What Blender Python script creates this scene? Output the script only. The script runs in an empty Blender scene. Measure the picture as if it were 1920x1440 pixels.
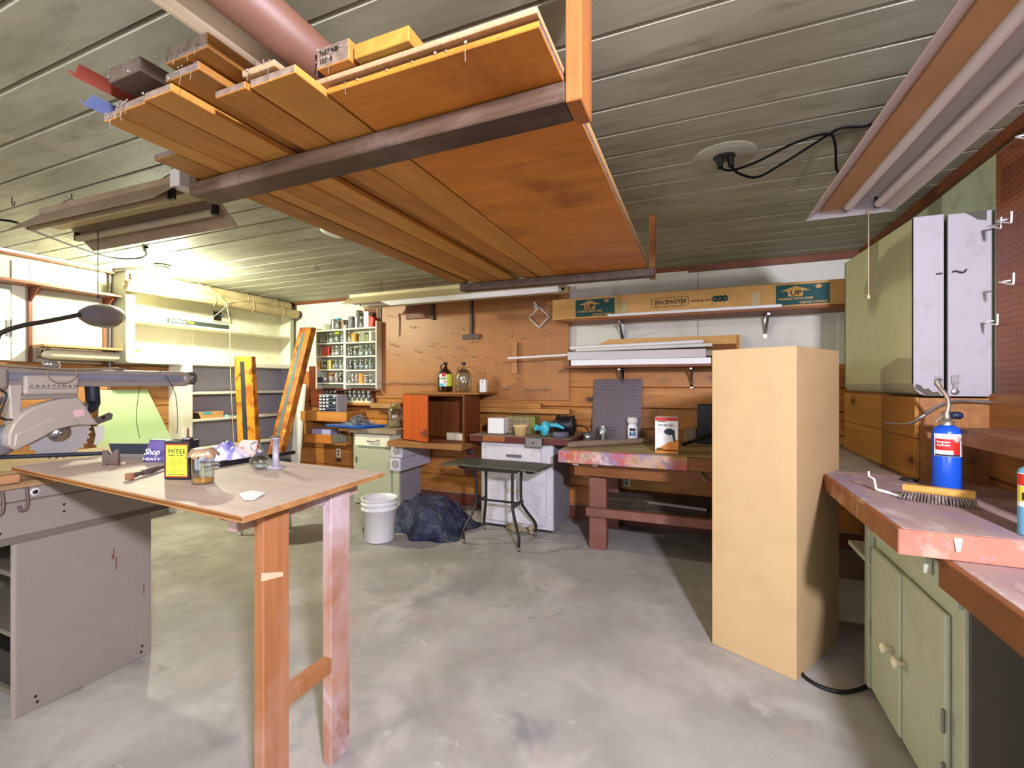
import bpy, math, random
from mathutils import Vector, Matrix
R=random.Random(7)
SC=bpy.context.scene; COL=SC.collection
# ---------- camera model (room metres; x along the back wall, y into the room) ----------
F=853.0; YAW=math.atan(352/853.0); CS,SN=math.cos(YAW),math.sin(YAW); EYE=1.35
def ray(px,py):
    a=(px-960)/F; b=(720-py)/F
    return Vector((-SN+a*CS, CS+a*SN, b))
def AZ(px,py,z):
    d=ray(px,py); t=(z-EYE)/d.z; return Vector((d.x*t,d.y*t,z))
def AY(px,py,y):
    d=ray(px,py); t=y/d.y; return Vector((d.x*t,y,EYE+d.z*t))
def AX(px,py,x):
    d=ray(px,py); t=x/d.x; return Vector((x,d.y*t,EYE+d.z*t))
def V(*a): return Vector(a)
# ---------- colours and materials ----------
def lin(h):
    h=h.lstrip('#'); o=[]
    for i in (0,2,4):
        c=int(h[i:i+2],16)/255; o.append(c/12.92 if c<=.04045 else ((c+.055)/1.055)**2.4)
    return (o[0],o[1],o[2],1)
def dim(c,k): return (min(1,c[0]*k),min(1,c[1]*k),min(1,c[2]*k),1)
class NT:
    def __init__(s,name):
        s.m=bpy.data.materials.new(name); s.m.use_nodes=True; s.t=s.m.node_tree
        s.b=s.t.nodes['Principled BSDF']; s.out=s.t.nodes['Material Output']
    def n(s,typ,**kw):
        x=s.t.nodes.new(typ)
        for k,v in kw.items():
            if k in x.inputs: x.inputs[k].default_value=v
            else: setattr(x,k,v)
        return x
    def l(s,a,b): s.t.links.new(a,b)
    def coord(s,scale=(1,1,1),kind='Object',rot=(0,0,0)):
        tc=s.n('ShaderNodeTexCoord'); mp=s.n('ShaderNodeMapping'); mp.inputs['Scale'].default_value=scale; mp.inputs['Rotation'].default_value=rot
        s.l(tc.outputs[kind],mp.inputs['Vector']); return mp.outputs['Vector']
    def noise(s,vec,scale,detail=4,rough=.55,dist=0):
        x=s.n('ShaderNodeTexNoise'); x.inputs['Scale'].default_value=scale; x.inputs['Detail'].default_value=detail; x.inputs['Roughness'].default_value=rough; x.inputs['Distortion'].default_value=dist
        s.l(vec,x.inputs['Vector']); return x.outputs['Fac']
    def ramp(s,fac,stops):
        x=s.n('ShaderNodeValToRGB'); e=x.color_ramp.elements
        while len(e)<len(stops): e.new(.5)
        for i,(p,c) in enumerate(stops): e[i].position=p; e[i].color=c if len(c)==4 else (*c,1)
        s.l(fac,x.inputs['Fac']); return x.outputs['Color']
    def mix(s,fac,a,b,mode='MIX'):
        x=s.n('ShaderNodeMix',data_type='RGBA',blend_type=mode)
        for i,v in ((0,fac),(6,a),(7,b)):
            if hasattr(v,'is_output') or isinstance(v,bpy.types.NodeSocket): s.l(v,x.inputs[i])
            else: x.inputs[i].default_value=v
        return x.outputs[2]
    def math(s,op,a,b=None):
        x=s.n('ShaderNodeMath',operation=op)
        for i,v in enumerate((a,b)):
            if v is None: continue
            if isinstance(v,bpy.types.NodeSocket): s.l(v,x.inputs[i])
            else: x.inputs[i].default_value=v
        return x.outputs[0]
    def bump(s,h,strength=.3,dist=.01):
        x=s.n('ShaderNodeBump'); x.inputs['Strength'].default_value=strength; x.inputs['Distance'].default_value=dist
        s.l(h,x.inputs['Height']); s.l(x.outputs['Normal'],s.b.inputs['Normal'])
    def col(s,c):
        if isinstance(c,bpy.types.NodeSocket): s.l(c,s.b.inputs['Base Color'])
        else: s.b.inputs['Base Color'].default_value=c
    def set(s,rough=.5,metal=0,spec=.5):
        s.b.inputs['Roughness'].default_value=rough; s.b.inputs['Metallic'].default_value=metal; s.b.inputs['Specular IOR Level'].default_value=spec
        return s.m
def paint(name,h,rough=.55,metal=0,var=.10,scale=7,dirt=0,dirtc='4a3f30',dscale=5,bump=.06,spec=.4):
    t=NT(name); c=lin(h); v=t.coord()
    f=t.noise(v,scale,5)
    col=t.ramp(f,[(.25,dim(c,1-var)),(.75,dim(c,1+var))])
    if dirt:
        g=t.noise(v,dscale,7,.7,.4)
        k=t.ramp(g,[(.52,(0,0,0)),(.72,(dirt,)*3)])
        col=t.mix(k,col,lin(dirtc))
    t.col(col)
    if bump: t.bump(t.noise(v,scale*14,3),bump,.004)
    return t.set(rough,metal,spec)
def wood(name,a,b,axis=0,ring=1.0,rough=.5,knots=0,isl=0,spec=.3,stain=0,stainc='3a2416',kc='3a1d0c',end=None):
    t=NT(name); sc=[14*ring]*3; sc[axis]=1.0*ring
    v=t.coord(tuple(sc))
    if isl:
        gi=t.n('ShaderNodeNewGeometry'); r=gi.outputs['Random Per Island']
        ad=t.n('ShaderNodeVectorMath',operation='ADD'); cb=t.n('ShaderNodeCombineXYZ')
        m=t.math('MULTIPLY',r,37.0)
        for i in range(3): t.l(m,cb.inputs[i])
        t.l(v,ad.inputs[0]); t.l(cb.outputs[0],ad.inputs[1]); v=ad.outputs[0]
    f=t.noise(v,1.3,6,.6,.9)
    g=t.noise(v,6,3,.6,.3)
    ff=t.math('ADD',t.math('MULTIPLY',f,.75),t.math('MULTIPLY',g,.25))
    ca,cb_=lin(a),lin(b)
    col=t.ramp(ff,[(.3,cb_),(.5,dim(tuple((ca[i]+cb_[i])/2 for i in range(3)),1)),(.66,ca)])
    if isl:
        rr=t.ramp(r,[(0,(1-isl,)*3),(1,(1+isl*.4,)*3)])
        col=t.mix(1.0,col,rr,'MULTIPLY')
    if knots:
        ks=[3.2]*3; ks[axis]=1.9
        kv=t.coord(tuple(ks))
        vo=t.n('ShaderNodeTexVoronoi'); vo.inputs['Scale'].default_value=1.0*knots; t.l(kv,vo.inputs['Vector'])
        k=t.ramp(vo.outputs['Distance'],[(.0,(1,1,1)),(.07,(.9,.9,.9)),(.12,(.25,.25,.25)),(.24,(0,0,0))])
        col=t.mix(k,col,lin(kc))
    if stain:
        s_=t.noise(t.coord(),2.2,6,.65,.5)
        k=t.ramp(s_,[(.5,(0,0,0)),(.7,(stain,)*3)])
        col=t.mix(k,col,lin(stainc))
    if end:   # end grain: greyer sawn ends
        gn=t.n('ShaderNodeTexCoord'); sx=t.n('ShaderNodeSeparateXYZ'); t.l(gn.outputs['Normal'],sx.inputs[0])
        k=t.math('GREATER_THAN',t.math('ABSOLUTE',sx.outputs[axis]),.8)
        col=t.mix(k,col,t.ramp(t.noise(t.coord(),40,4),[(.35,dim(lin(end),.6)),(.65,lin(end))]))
    t.col(col); t.bump(ff,.12,.004)
    return t.set(rough,0,spec)
def metal(name,h,rough=.3,var=.08): return paint(name,h,rough,.9,var,30,bump=0)
def glow(name,h,k):
    t=NT(name); t.col(lin(h)); t.b.inputs['Emission Color'].default_value=lin(h); t.b.inputs['Emission Strength'].default_value=k; return t.set(.4)
def clearglass(name,h='e8f0ee',gl=.10):
    t=NT(name); tr=t.n('ShaderNodeBsdfTransparent'); tr.inputs[0].default_value=lin(h)
    go=t.n('ShaderNodeBsdfGlossy'); go.inputs['Roughness'].default_value=.06; go.inputs[0].default_value=(1,1,1,1)
    fr=t.n('ShaderNodeLayerWeight'); fr.inputs[0].default_value=.35
    f=t.math('ADD',t.math('MULTIPLY',fr.outputs['Facing'],.5),gl)
    mx=t.n('ShaderNodeMixShader'); t.l(f,mx.inputs[0]); t.l(tr.outputs[0],mx.inputs[1]); t.l(go.outputs[0],mx.inputs[2]); t.l(mx.outputs[0],t.out.inputs[0])
    return t.m
def patches(name,base,cols,scale=3,rough=.6,stretch=(1,1,1),edge=.04,bump=.1,base2=None):
    """worn paint: base colour with irregular splashes of other colours"""
    t=NT(name); v=t.coord(stretch); b=lin(base)
    col=t.ramp(t.noise(v,scale*2,6),[(.3,lin(base2) if base2 else dim(b,.8)),(.7,dim(b,1.15))])
    for i,(h,th,sc) in enumerate(cols):
        mp=t.n('ShaderNodeVectorMath',operation='ADD'); t.l(v,mp.inputs[0]); mp.inputs[1].default_value=(7.3*i+1,3.1*i,5.7*i)
        n=t.noise(mp.outputs[0],sc,6,.62,.5)
        k=t.ramp(n,[(th,(0,0,0)),(min(.99,th+edge),(.85,.85,.85))])
        col=t.mix(k,col,lin(h))
    t.col(col); t.bump(t.noise(v,scale*20,3),bump,.003)
    return t.set(rough,0,.3)
# ---------- geometry ----------
ORG={}
class MB:
    def __init__(s): s.v=[]; s.f=[]; s.sm=[]
    def add(s,vs,fs,smooth=False):
        o=len(s.v); s.v+= [Vector(x) for x in vs]; s.f+=[tuple(o+i for i in f) for f in fs]; s.sm+=[smooth]*len(fs); return s
    def box(s,x0,x1,y0,y1,z0,z1):
        return s.hexa([(x0,y0,z0),(x1,y0,z0),(x1,y1,z0),(x0,y1,z0)],[(x0,y0,z1),(x1,y0,z1),(x1,y1,z1),(x0,y1,z1)])
    def hexa(s,b,t):
        return s.add(list(b)+list(t),[(3,2,1,0),(4,5,6,7),(0,1,5,4),(1,2,6,5),(2,3,7,6),(3,0,4,7)])
    def obox(s,c,size,M=None,ax=None):
        """box centred at c with half axes; ax = three unit vectors"""
        c=Vector(c); a=ax or [Vector((1,0,0)),Vector((0,1,0)),Vector((0,0,1))]
        if M is not None: a=[M@x for x in a]
        e=[a[i]*size[i]/2 for i in range(3)]
        p=lambda i,j,k:c+e[0]*i+e[1]*j+e[2]*k
        return s.hexa([p(-1,-1,-1),p(1,-1,-1),p(1,1,-1),p(-1,1,-1)],[p(-1,-1,1),p(1,-1,1),p(1,1,1),p(-1,1,1)])
    def beam(s,p,q,w,h,up=(0,0,1)):
        """rectangular bar from p to q; w across, h along up"""
        p,q=Vector(p),Vector(q); d=(q-p); L=d.length; d=d/L; up=Vector(up); sd=d.cross(up).normalized(); u=sd.cross(d).normalized()
        return s.obox((p+q)/2,(L,w,h),ax=[d,sd,u])
    def prism(s,pts,ext):
        pts=[Vector(p) for p in pts]; e=Vector(ext); n=len(pts)
        return s.add(pts+[p+e for p in pts],[tuple(range(n-1,-1,-1)),tuple(range(n,2*n))]+[(i,(i+1)%n,n+(i+1)%n,n+i) for i in range(n)])
    def tube(s,pts,r,n=8,caps=True):
        pts=[Vector(p) for p in pts]; m=len(pts); rs=r if isinstance(r,(list,tuple)) else [r]*m
        prev=None; vs=[]
        for i,p in enumerate(pts):
            d=(pts[min(i+1,m-1)]-pts[max(i-1,0)])
            d=d.normalized() if d.length>1e-9 else Vector((0,0,1))
            if prev is None:
                a=Vector((0,0,1)) if abs(d.z)<.9 else Vector((1,0,0)); u=d.cross(a).normalized()
            else:
                u=prev-d*prev.dot(d); u=u.normalized() if u.length>1e-6 else d.orthogonal().normalized()
            prev=u; w=d.cross(u)
            for k in range(n):
                a=2*math.pi*k/n; vs.append(p+(u*math.cos(a)+w*math.sin(a))*rs[i])
        fs=[(i*n+k,i*n+(k+1)%n,(i+1)*n+(k+1)%n,(i+1)*n+k) for i in range(m-1) for k in range(n)]
        s.add(vs,fs,True)
        if caps:
            s.add(vs[:n],[tuple(range(n-1,-1,-1))]); s.add(vs[-n:],[tuple(range(n))])
        return s
    def lathe(s,prof,c=(0,0,0),n=20,ax=(0,0,1)):
        c=Vector(c); az=Vector(ax).normalized(); au=az.orthogonal().normalized() if abs(az.z)<.999 else Vector((1,0,0)); av=az.cross(au)
        vs=[];m=len(prof)
        for r,z in prof:
            r=max(r,1e-5)
            for k in range(n):
                a=2*math.pi*k/n; vs.append(c+az*z+(au*math.cos(a)+av*math.sin(a))*r)
        fs=[(i*n+k,i*n+(k+1)%n,(i+1)*n+(k+1)%n,(i+1)*n+k) for i in range(m-1) for k in range(n)]
        return s.add(vs,fs,True)
    def cyl(s,p,q,r,n=16,r2=None): return s.tube([p,q],[r,r if r2 is None else r2],n)
    def ball(s,c,r,n=14,sq=(1,1,1)):
        c=Vector(c); vs=[];m=n//2+1
        for i in range(m):
            t=math.pi*i/(m-1)
            for k in range(n):
                a=2*math.pi*k/n; vs.append(c+Vector((math.sin(t)*math.cos(a)*r*sq[0],math.sin(t)*math.sin(a)*r*sq[1],math.cos(t)*r*sq[2])))
        return s.add(vs,[(i*n+k,(i+1)*n+k,(i+1)*n+(k+1)%n,i*n+(k+1)%n) for i in range(m-1) for k in range(n)],True)
    def build(s,name,mat,parent=None,bev=0,seg=1,sub=0,solid=0):
        me=bpy.data.meshes.new(name)
        if parent is None:
            xs=[v.x for v in s.v];ys=[v.y for v in s.v];zs=[v.z for v in s.v]
            o0=Vector(((min(xs)+max(xs))/2,(min(ys)+max(ys))/2,min(zs)))
            loc=o0
        else:
            o0=ORG[parent.name]; loc=Vector((0,0,0))
        me.from_pydata([v-o0 for v in s.v],[],s.f)
        me.polygons.foreach_set('use_smooth',s.sm)
        me.materials.append(mat); me.update()
        o=bpy.data.objects.new(name,me); COL.objects.link(o); o.location=loc
        if parent is not None: o.parent=parent
        ORG[o.name]=o0
        if solid:
            md=o.modifiers.new('solid','SOLIDIFY'); md.thickness=solid; md.offset=0
        if sub:
            md=o.modifiers.new('sub','SUBSURF'); md.levels=sub; md.render_levels=sub
        if bev:
            md=o.modifiers.new('bevel','BEVEL'); md.width=bev; md.segments=seg; md.limit_method='ANGLE'; md.angle_limit=.7
            md.harden_normals=False
        return o
def tag(o,label,cat,group=None,kind=None):
    o['label']=label; o['category']=cat
    if group: o['group']=group
    if kind: o['kind']=kind
    return o
def thing(name,label,cat,loc,group=None):
    o=bpy.data.objects.new(name,None); COL.objects.link(o); o.location=loc; o.empty_display_size=.05
    ORG[o.name]=Vector(loc); return tag(o,label,cat,group)
def struct(name,mb,mat,parent=None,bev=0):
    o=mb.build(name,mat,parent,bev); o['kind']='structure'; return o
def copy_tree(o,loc,label=None,group=None):
    c=o.copy(); COL.objects.link(c); c.location=loc
    if label: c['label']=label
    if group: c['group']=group
    for ch in o.children:
        d=ch.copy(); COL.objects.link(d); d.parent=c
        for g in ch.children:
            e=g.copy(); COL.objects.link(e); e.parent=d
    return c
def words(txt,parent,origin,right,up,size,mat,name='lettering',bold=0,shear=0,align='LEFT',width=None,lift=.0012):
    """printed lettering on a surface: right and up give the plane"""
    cu=bpy.data.curves.new('txt','FONT'); cu.body=txt; cu.size=size; cu.shear=shear; cu.align_x=align; cu.extrude=0.0; cu.resolution_u=2
    ob=bpy.data.objects.new('txt',cu); COL.objects.link(ob)
    dg=bpy.context.evaluated_depsgraph_get(); dg.update()
    me=bpy.data.meshes.new_from_object(ob.evaluated_get(dg)); bpy.data.objects.remove(ob)
    right=Vector(right).normalized(); up=Vector(up).normalized(); nr=right.cross(up).normalized(); o0=ORG[parent.name]; og=Vector(origin)
    k=1
    if width and me.vertices:
        w=max(v.co.x for v in me.vertices)-min(v.co.x for v in me.vertices); k=width/max(w,1e-6)
    for v in me.vertices: v.co=og+right*v.co.x*k+up*v.co.y+nr*lift-o0
    if bold and me.vertices:
        n=len(me.vertices); vv=[v.co.copy() for v in me.vertices]; ff=[tuple(p.vertices) for p in me.polygons]
        b=bold*.9; sh=[right*b,right*-b,up*b,up*-b]
        m2=bpy.data.meshes.new(name); m2.from_pydata(vv+[q+s+nr*.00012*(j+1) for j,s in enumerate(sh) for q in vv],[],ff+[tuple(i+n*(k+1) for i in f) for k in range(4) for f in ff]); me=m2
    me.name=name; me.materials.clear(); me.materials.append(mat)
    o=bpy.data.objects.new(name,me); COL.objects.link(o); o.parent=parent; ORG[o.name]=o0; return o
def arc(c,u,v,r,a0,a1,n): 
    c,u,v=Vector(c),Vector(u),Vector(v)
    return [c+u*r*math.cos(a0+(a1-a0)*i/n)+v*r*math.sin(a0+(a1-a0)*i/n) for i in range(n+1)]
def smoothpath(pts,k=6):
    pts=[Vector(p) for p in pts]; out=[]
    for i in range(len(pts)-1):
        p0=pts[max(i-1,0)];p1=pts[i];p2=pts[i+1];p3=pts[min(i+2,len(pts)-1)]
        for j in range(k):
            t=j/k; out.append(.5*((2*p1)+(p2-p0)*t+(2*p0-5*p1+4*p2-p3)*t*t+(3*p1-p0-3*p2+p3)*t**3))
    return out+[pts[-1]]
BULB=1550.0; COOL=104.0; WARM=20.0; WORLD=1.5; EXPO=.9
# ---------- materials ----------
M={}
M['floor']=patches('concrete','a39e98',[('8a857c',.53,1.1),('b8b3ae',.54,2.2),('74757a',.60,1.7),('ab9890',.58,3.2),('4a4c52',.655,2.6),('c4c2be',.64,9)],1.5,.75,edge=.14,bump=.05)
M['plaster']=paint('white_plaster','d9d7cc',.75,var=.05,scale=2,dirt=.35,dirtc='a89f84',dscale=3,bump=.05)
M['plasterg']=paint('pale_green_plaster','b9c3ac',.75,var=.06,scale=3,dirt=.4,dirtc='6e705a',dscale=6)
M['pine']=wood('knotty_pine','cc8a44','a2642c',0,1,.45,knots=1.15,isl=.30)
M['pinesd']=wood('knotty_pine_wall','b07c48','8a5a30',1,1,.45,knots=1.1,isl=.3)
M['redwall']=wood('red_brown_panel','7a3c20','5c2814',0,1,.5,isl=.15)
M['brown']=paint('brown_paint','6a3526',.5,var=.15,scale=9,dirt=.3,dirtc='8c6b60')
M['trim']=wood('brown_trim','7d4524','5c3018',0,1,.5)
M['peg']=None
def pegmat(name,h,axis,sp=.0254,r=.0036,rough=.45):
    t=NT(name); c=lin(h); v=t.coord()
    sx=t.n('ShaderNodeSeparateXYZ'); t.l(v,sx.inputs[0]); a=sx.outputs[axis]; b=sx.outputs[2]
    def cell(q): 
        f=t.math('FRACT',t.math('DIVIDE',t.math('ADD',q,50.0),sp)); return t.math('MULTIPLY',t.math('SUBTRACT',f,.5),sp)
    ca,cb=cell(a),cell(b)
    d=t.math('SQRT',t.math('ADD',t.math('MULTIPLY',ca,ca),t.math('MULTIPLY',cb,cb)))
    k=t.math('LESS_THAN',d,r)
    base=t.ramp(t.noise(v,3,5),[(.3,dim(c,.9)),(.7,dim(c,1.08))])
    t.col(t.mix(k,base,dim(lin('2a160c'),1)))
    return t.set(rough,0,.45)
M['peg']=pegmat('tan_pegboard','a66d3b',0)
M['pegr']=pegmat('brown_pegboard','8a4f30',1)
M['pegg']=pegmat('grey_pegboard','5d5158',0,.03,.0048)
M['sage']=paint('sage_paint','a9ab95',.5,var=.05,scale=5,dirt=.25,dirtc='7a745c')
M['sagew']=paint('pale_sage_paint','e4e1cc',.5,var=.05,scale=5,dirt=.3,dirtc='8a7f62')
M['lilac']=paint('cool_grey_shade','9a97a0',.55,var=.05,scale=5)  # purple shade of bookcase bays and cabinet sides, put into the colour
M['offwhite']=paint('off_white_enamel','d8d6d0',.4,var=.04,scale=6,dirt=.15,dirtc='a09680')
M['white']=paint('white_plastic','e2e2e4',.35,var=.02,scale=6,bump=0)
M['chestw']=paint('chest_white_paint','a4a0a4',.5,var=.05,scale=6,dirt=.5,dirtc='8d8268',dscale=9)
M['cable']=paint('black_cable','0c0c0e',.75,var=.05,bump=0,spec=.1)
M['leftwall']=paint('cream_wall_dimmed','aeab92',.8,var=.05,scale=2,dirt=.3,dirtc='9c9578',dscale=3,bump=.05)  # cream plaster, colour darkened to offset the glare of the near bulb
M['cream']=paint('cream_enamel','d9cfae',.45,var=.06,scale=5,dirt=.2,dirtc='9c8c68')
M['wornw']=paint('worn_white_paint','cfcbd0',.5,var=.05,scale=6,dirt=.55,dirtc='8d8268',dscale=7)
M['chestg']=paint('chest_green_paint','cacba0',.5,var=.05,scale=4,dirt=.15,dirtc='7a7358')
M['tan']=paint('tan_boxboard','bfa276',.6,var=.05,scale=8,dirt=.12,dirtc='8a6038',bump=.03)
M['ply']=wood('ply_top','c6b4a6','b09a8c',0,.6,.6,stain=.4,stainc='98847a')
M['plyedge']=wood('ply_edge','b98a55','8a5a32',0,1,.6)
M['legwood']=wood('orange_stained_post','aa7248','8e5a36',2,1,.5,stain=.35,stainc='c2a093')
M['legcool']=patches('dusty_cool_lit_post','a47c68',[('b29a96',.44,3.5),('c6bac6',.55,5)],3,.6,(1,1,.45),edge=.15,base2='8e5a3e')  # dust patches that also carry the cool light's pale purple
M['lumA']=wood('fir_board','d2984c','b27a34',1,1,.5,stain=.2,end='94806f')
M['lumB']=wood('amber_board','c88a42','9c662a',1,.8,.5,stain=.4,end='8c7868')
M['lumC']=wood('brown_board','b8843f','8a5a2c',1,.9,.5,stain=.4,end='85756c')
M['lumD']=wood('old_grey_board','6b5a50','4a3c36',1,1,.6)
M['lumE']=wood('pale_board','b99b76','9a7c58',1,1,.6)
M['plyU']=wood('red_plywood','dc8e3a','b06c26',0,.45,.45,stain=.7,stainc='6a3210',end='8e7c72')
M['darkbeam']=wood('dark_stained_beam','5a4638','33241c',0,1,.4,stain=.5,stainc='8a7a70')
M['fir']=wood('fir_post','b0703c','96582c',2,1,.5)
M['dust']=paint('cobweb','8c847a',.9)
M['saw']=paint('saw_enamel','92887f',.38,.1,var=.04,scale=5,dirt=.2,dirtc='6c6152')
M['sawg']=paint('saw_guard_enamel','b3a89d',.35,.1,var=.04,scale=5)
M['hook']=paint('hook_wire','a8a49c',.35,.3,var=.05,bump=0)
M['sawd']=paint('saw_dark_enamel','6f675c',.45,.1,var=.08,scale=5)
M['steel']=metal('steel','b8bac0',.28)
M['chrome']=metal('chrome','d8d8dc',.12)
M['dsteel']=metal('dull_steel','8a8784',.42)
M['iron']=paint('dark_iron','3a3532',.45,.6,var=.15,scale=15)
M['rust']=paint('rusty_iron','6b5a54',.6,.4,var=.2,scale=20,dirt=.4,dirtc='7a4a2e')
M['black']=paint('black_plastic','17171a',.4,var=.1)
M['rubber']=paint('blue_black_rubber','1c2233',.5,var=.1)
M['blue']=paint('blue_enamel','1c55c8',.3,var=.04,bump=0)
M['bluet']=paint('blue_plastic','1f66c4',.3,var=.08,bump=0)
M['lblue']=paint('light_blue_enamel','5f9cc0',.4,var=.05)
M['teal']=paint('teal_plastic','3fb2c8',.35,var=.05,bump=0)
M['green']=paint('pale_green_sheet','9cb083',.6,var=.08,scale=3,dirt=.3,dirtc='b7a868')
M['olive']=paint('olive_metal','7c7d3e',.5,var=.08)
M['yellow']=paint('yellow_label','cfdc38',.5,var=.02,bump=0)
M['red']=paint('red_print','c8281e',.5,var=.04,bump=0)
M['wlabel']=paint('white_label','ececea',.5,var=.02,bump=0)
M['ink']=paint('black_ink','141414',.6,var=.05,bump=0)
M['navy']=paint('navy_print','1b2340',.5,var=.05,bump=0)
M['tealp']=paint('dark_teal_print','1f4f50',.7,var=.06,bump=0)
M['lime']=paint('lime_print','b9d63a',.5,var=.03,bump=0)
M['orangeb']=paint('orange_print','e08a2c',.5,var=.04,bump=0)
M['card']=paint('cardboard','d0a060',.75,var=.08,scale=4,dirt=.25,dirtc='8a5626',dscale=4)
M['cardd']=paint('dark_cardboard','7a4c22',.8,var=.08,scale=4)
M['bamboo']=patches('bamboo','c2b088',[('a8935f',.55,3)],4,.6,(1,1,1),edge=.2)
M['string']=paint('string','c9b490',.8)
M['burnt']=patches('burnt_pine','c07820',[('7a4214',.50,7),('4a220c',.56,13)],4,.4,(1,1,.7),edge=.1,base2='d98a28')
M['burnt2']=patches('burnt_pine_dark','b8742c',[('6a3414',.49,6),('e0a850',.57,9),('4a2410',.60,8)],4,.4,(1,1,.7),edge=.1,base2='96541e')
M['slate']=paint('dark_inlay','2a2f36',.35,var=.1)
M['slateg']=paint('green_grey_inlay','52686a',.35,var=.1)
M['mahog']=wood('orange_mahogany','c0561a','a03c0c',2,.6,.3,spec=.6,stain=.2)
M['walnut']=wood('brown_veneer','7a4420','5e3014',2,.8,.4)
M['cdust']=patches('dusty_counter','8f7d68',[('a59684',.55,3),('6d5a4a',.62,4)],3,.7,edge=.15)
M['dred']=paint('dark_red_paint','5a2420',.5,var=.15,scale=9,dirt=.4,dirtc='8a6a62')
M['benchtop']=patches('bench_dusty','a08c62',[('b8a67c',.5,2.5),('7b6644',.6,3)],3,.7,(1,1,1),edge=.15)
M['benchedge']=patches('spray_painted_edge','a8743f',[('b9a08c',.40,4),('c24a58',.47,5),('8b7a98',.52,6),('e0d2c4',.56,7),('5f5a78',.60,9)],3,.6,edge=.1)
M['benchwood']=wood('bench_edge_wood','8a5526','6a3c18',0,1,.5)
M['redpost']=paint('red_brown_post','7c4e40',.55,var=.12,scale=8,dirt=.3,dirtc='a08078',dscale=10)
M['rtop']=patches('painted_worktop','a58c84',[('8f7d93',.53,3),('c7b8ae',.55,3.5),('7d5a52',.62,4.5),('6f6a94',.66,5)],2.2,.65,(1.6,.8,1),edge=.14)
M['redge']=patches('pink_lit_edge','c27a66',[('d8a08c',.5,5),('b9a6c4',.6,6),('a04a38',.62,7)],3,.5,edge=.1)  # splashed edge; its pink is the cool light put into the colour
M['redge2']=patches('stained_edge','8a5028',[('b39468',.57,4),('a0402c',.6,7)],3,.5,(1,1,1),edge=.1)
M['redge3']=patches('fir_edge_splashed','7a4a26',[('a8b4ae',.64,3)],3,.6,edge=.05)
M['gcab']=paint('green_grey_cabinet','abae96',.5,var=.05,scale=4,dirt=.25,dirtc='6e6c54')
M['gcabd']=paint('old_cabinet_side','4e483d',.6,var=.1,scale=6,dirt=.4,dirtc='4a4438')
M['tarp']=NT('plastic_sheet'); t=M['tarp']; t.col(t.ramp(t.noise(t.coord(),3,5),[(.4,lin('141b46')),(.65,lin('2c3a50'))])); t.bump(t.noise(t.coord((1,1.6,1)),6,6,.6,1.8),1.0,.06); M['tarp']=t.set(.22,0,.8)
M['jar']=clearglass('jar_glass','e4ecea',.16)
M['jarw']=clearglass('thick_glass','dfe6e2',.12)
M['honey']=paint('amber_oil','c98a18',.2,var=.05,bump=0)
M['amberj']=clearglass('amber_glass','7a3a10',.10)
M['silver']=metal('tin_lid','a8a8a8',.35)
M['screws']=patches('loose_hardware','77777c',[('b8b8c0',.5,40),('2c2c30',.55,60)],20,.5,edge=.1)
M['tube']=paint('white_lamp_tube','e6e2e2',.3,var=.02,bump=0)
M['tubed']=paint('dusty_lamp_tube','a89c84',.5,var=.12,scale=6)
M['fixw']=paint('white_fixture','c9c4c6',.4,var=.04,scale=4)
M['fixd']=paint('dusty_fixture','8d7a66',.55,var=.12,scale=4,dirt=.4,dirtc='b5aa90')
M['fixy']=paint('yellowed_reflector','b8aa84',.45,var=.08,scale=5)
M['ballast']=paint('tan_ballast_cover','bb9264',.5,var=.08,scale=5)
M['bristle']=patches('bristles','6f6258',[('9a8c80',.5,60),('4a4038',.58,70)],30,.9,edge=.1)
M['brushw']=wood('brush_back','d0a050','b8863a',0,2,.4)
M['mallet']=wood('grey_stick','8f7c6a','75634f',0,1,.7)
M['wsheet']=paint('cloudy_plastic','cfd6d4',.3,var=.05)
M['ppurple']=patches('purple_packaging','5b4a8c',[('8a7ac0',.55,6),('c9c0e8',.68,9)],4,.35,edge=.12)
M['clearbag']=clearglass('plastic_bag','d6dcf0',.22)
M['pinkcard']=paint('pinkish_card','d8bcae',.6,var=.05)
M['paper']=paint('paper_label','dcdcd8',.7,var=.05,bump=0)
# ================= the room =================
XL,XR,YB,YF,HC=-5.2,1.22,4.5,-4.2,2.43
struct('floor',MB().box(XL-.1,XR+.1,YF,YB+.1,-.1,0),M['floor'])
t=NT('painted_ceiling_boards'); v=t.coord((1,6,6)); gi=t.n('ShaderNodeNewGeometry')
base=t.ramp(t.noise(v,1.6,7,.65,.6),[(.3,lin('918f7c')),(.55,lin('acab98')),(.75,lin('b9b9a6'))])
sm=t.ramp(t.noise(t.coord((1.2,5,5)),2.1,7,.7,.8),[(.56,(0,0,0)),(.74,(.6,)*3)])
base=t.mix(sm,base,lin('4d4a3c'))
base=t.mix(1.0,base,t.ramp(gi.outputs['Random Per Island'],[(0,(.86,)*3),(1,(1.08,)*3)]),'MULTIPLY')
t.col(base); M['ceil']=t.set(.62,0,.35)
cb=MB(); w=.192; y=YB-.015-w*45
xs=-2.76
while y<YB-.01:
    y1=min(y+w,YB)
    def bd(x0,x1):
        cb.prism([(x0,y+.0015,HC+.012),(x0,y+.010,HC),(x0,y1-.010,HC),(x0,y1-.0015,HC+.012),(x0,y1-.0015,HC+.03),(x0,y+.0015,HC+.03)],(x1-x0,0,0))
    if y<1.5: bd(XL-.1,xs-.003); bd(xs,XR+.1)
    else: bd(XL-.1,XR+.1)
    y+=w
struct('ceiling',cb,M['ceil'])
struct('ceiling',MB().box(XL-.1,XR+.1,YF,YB+.1,HC+.031,HC+.1),M['brown'])
struct('wall_back',MB().box(XL-.1,XR+.1,YB,YB+.12,0,HC+.1),M['plaster'])
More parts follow.
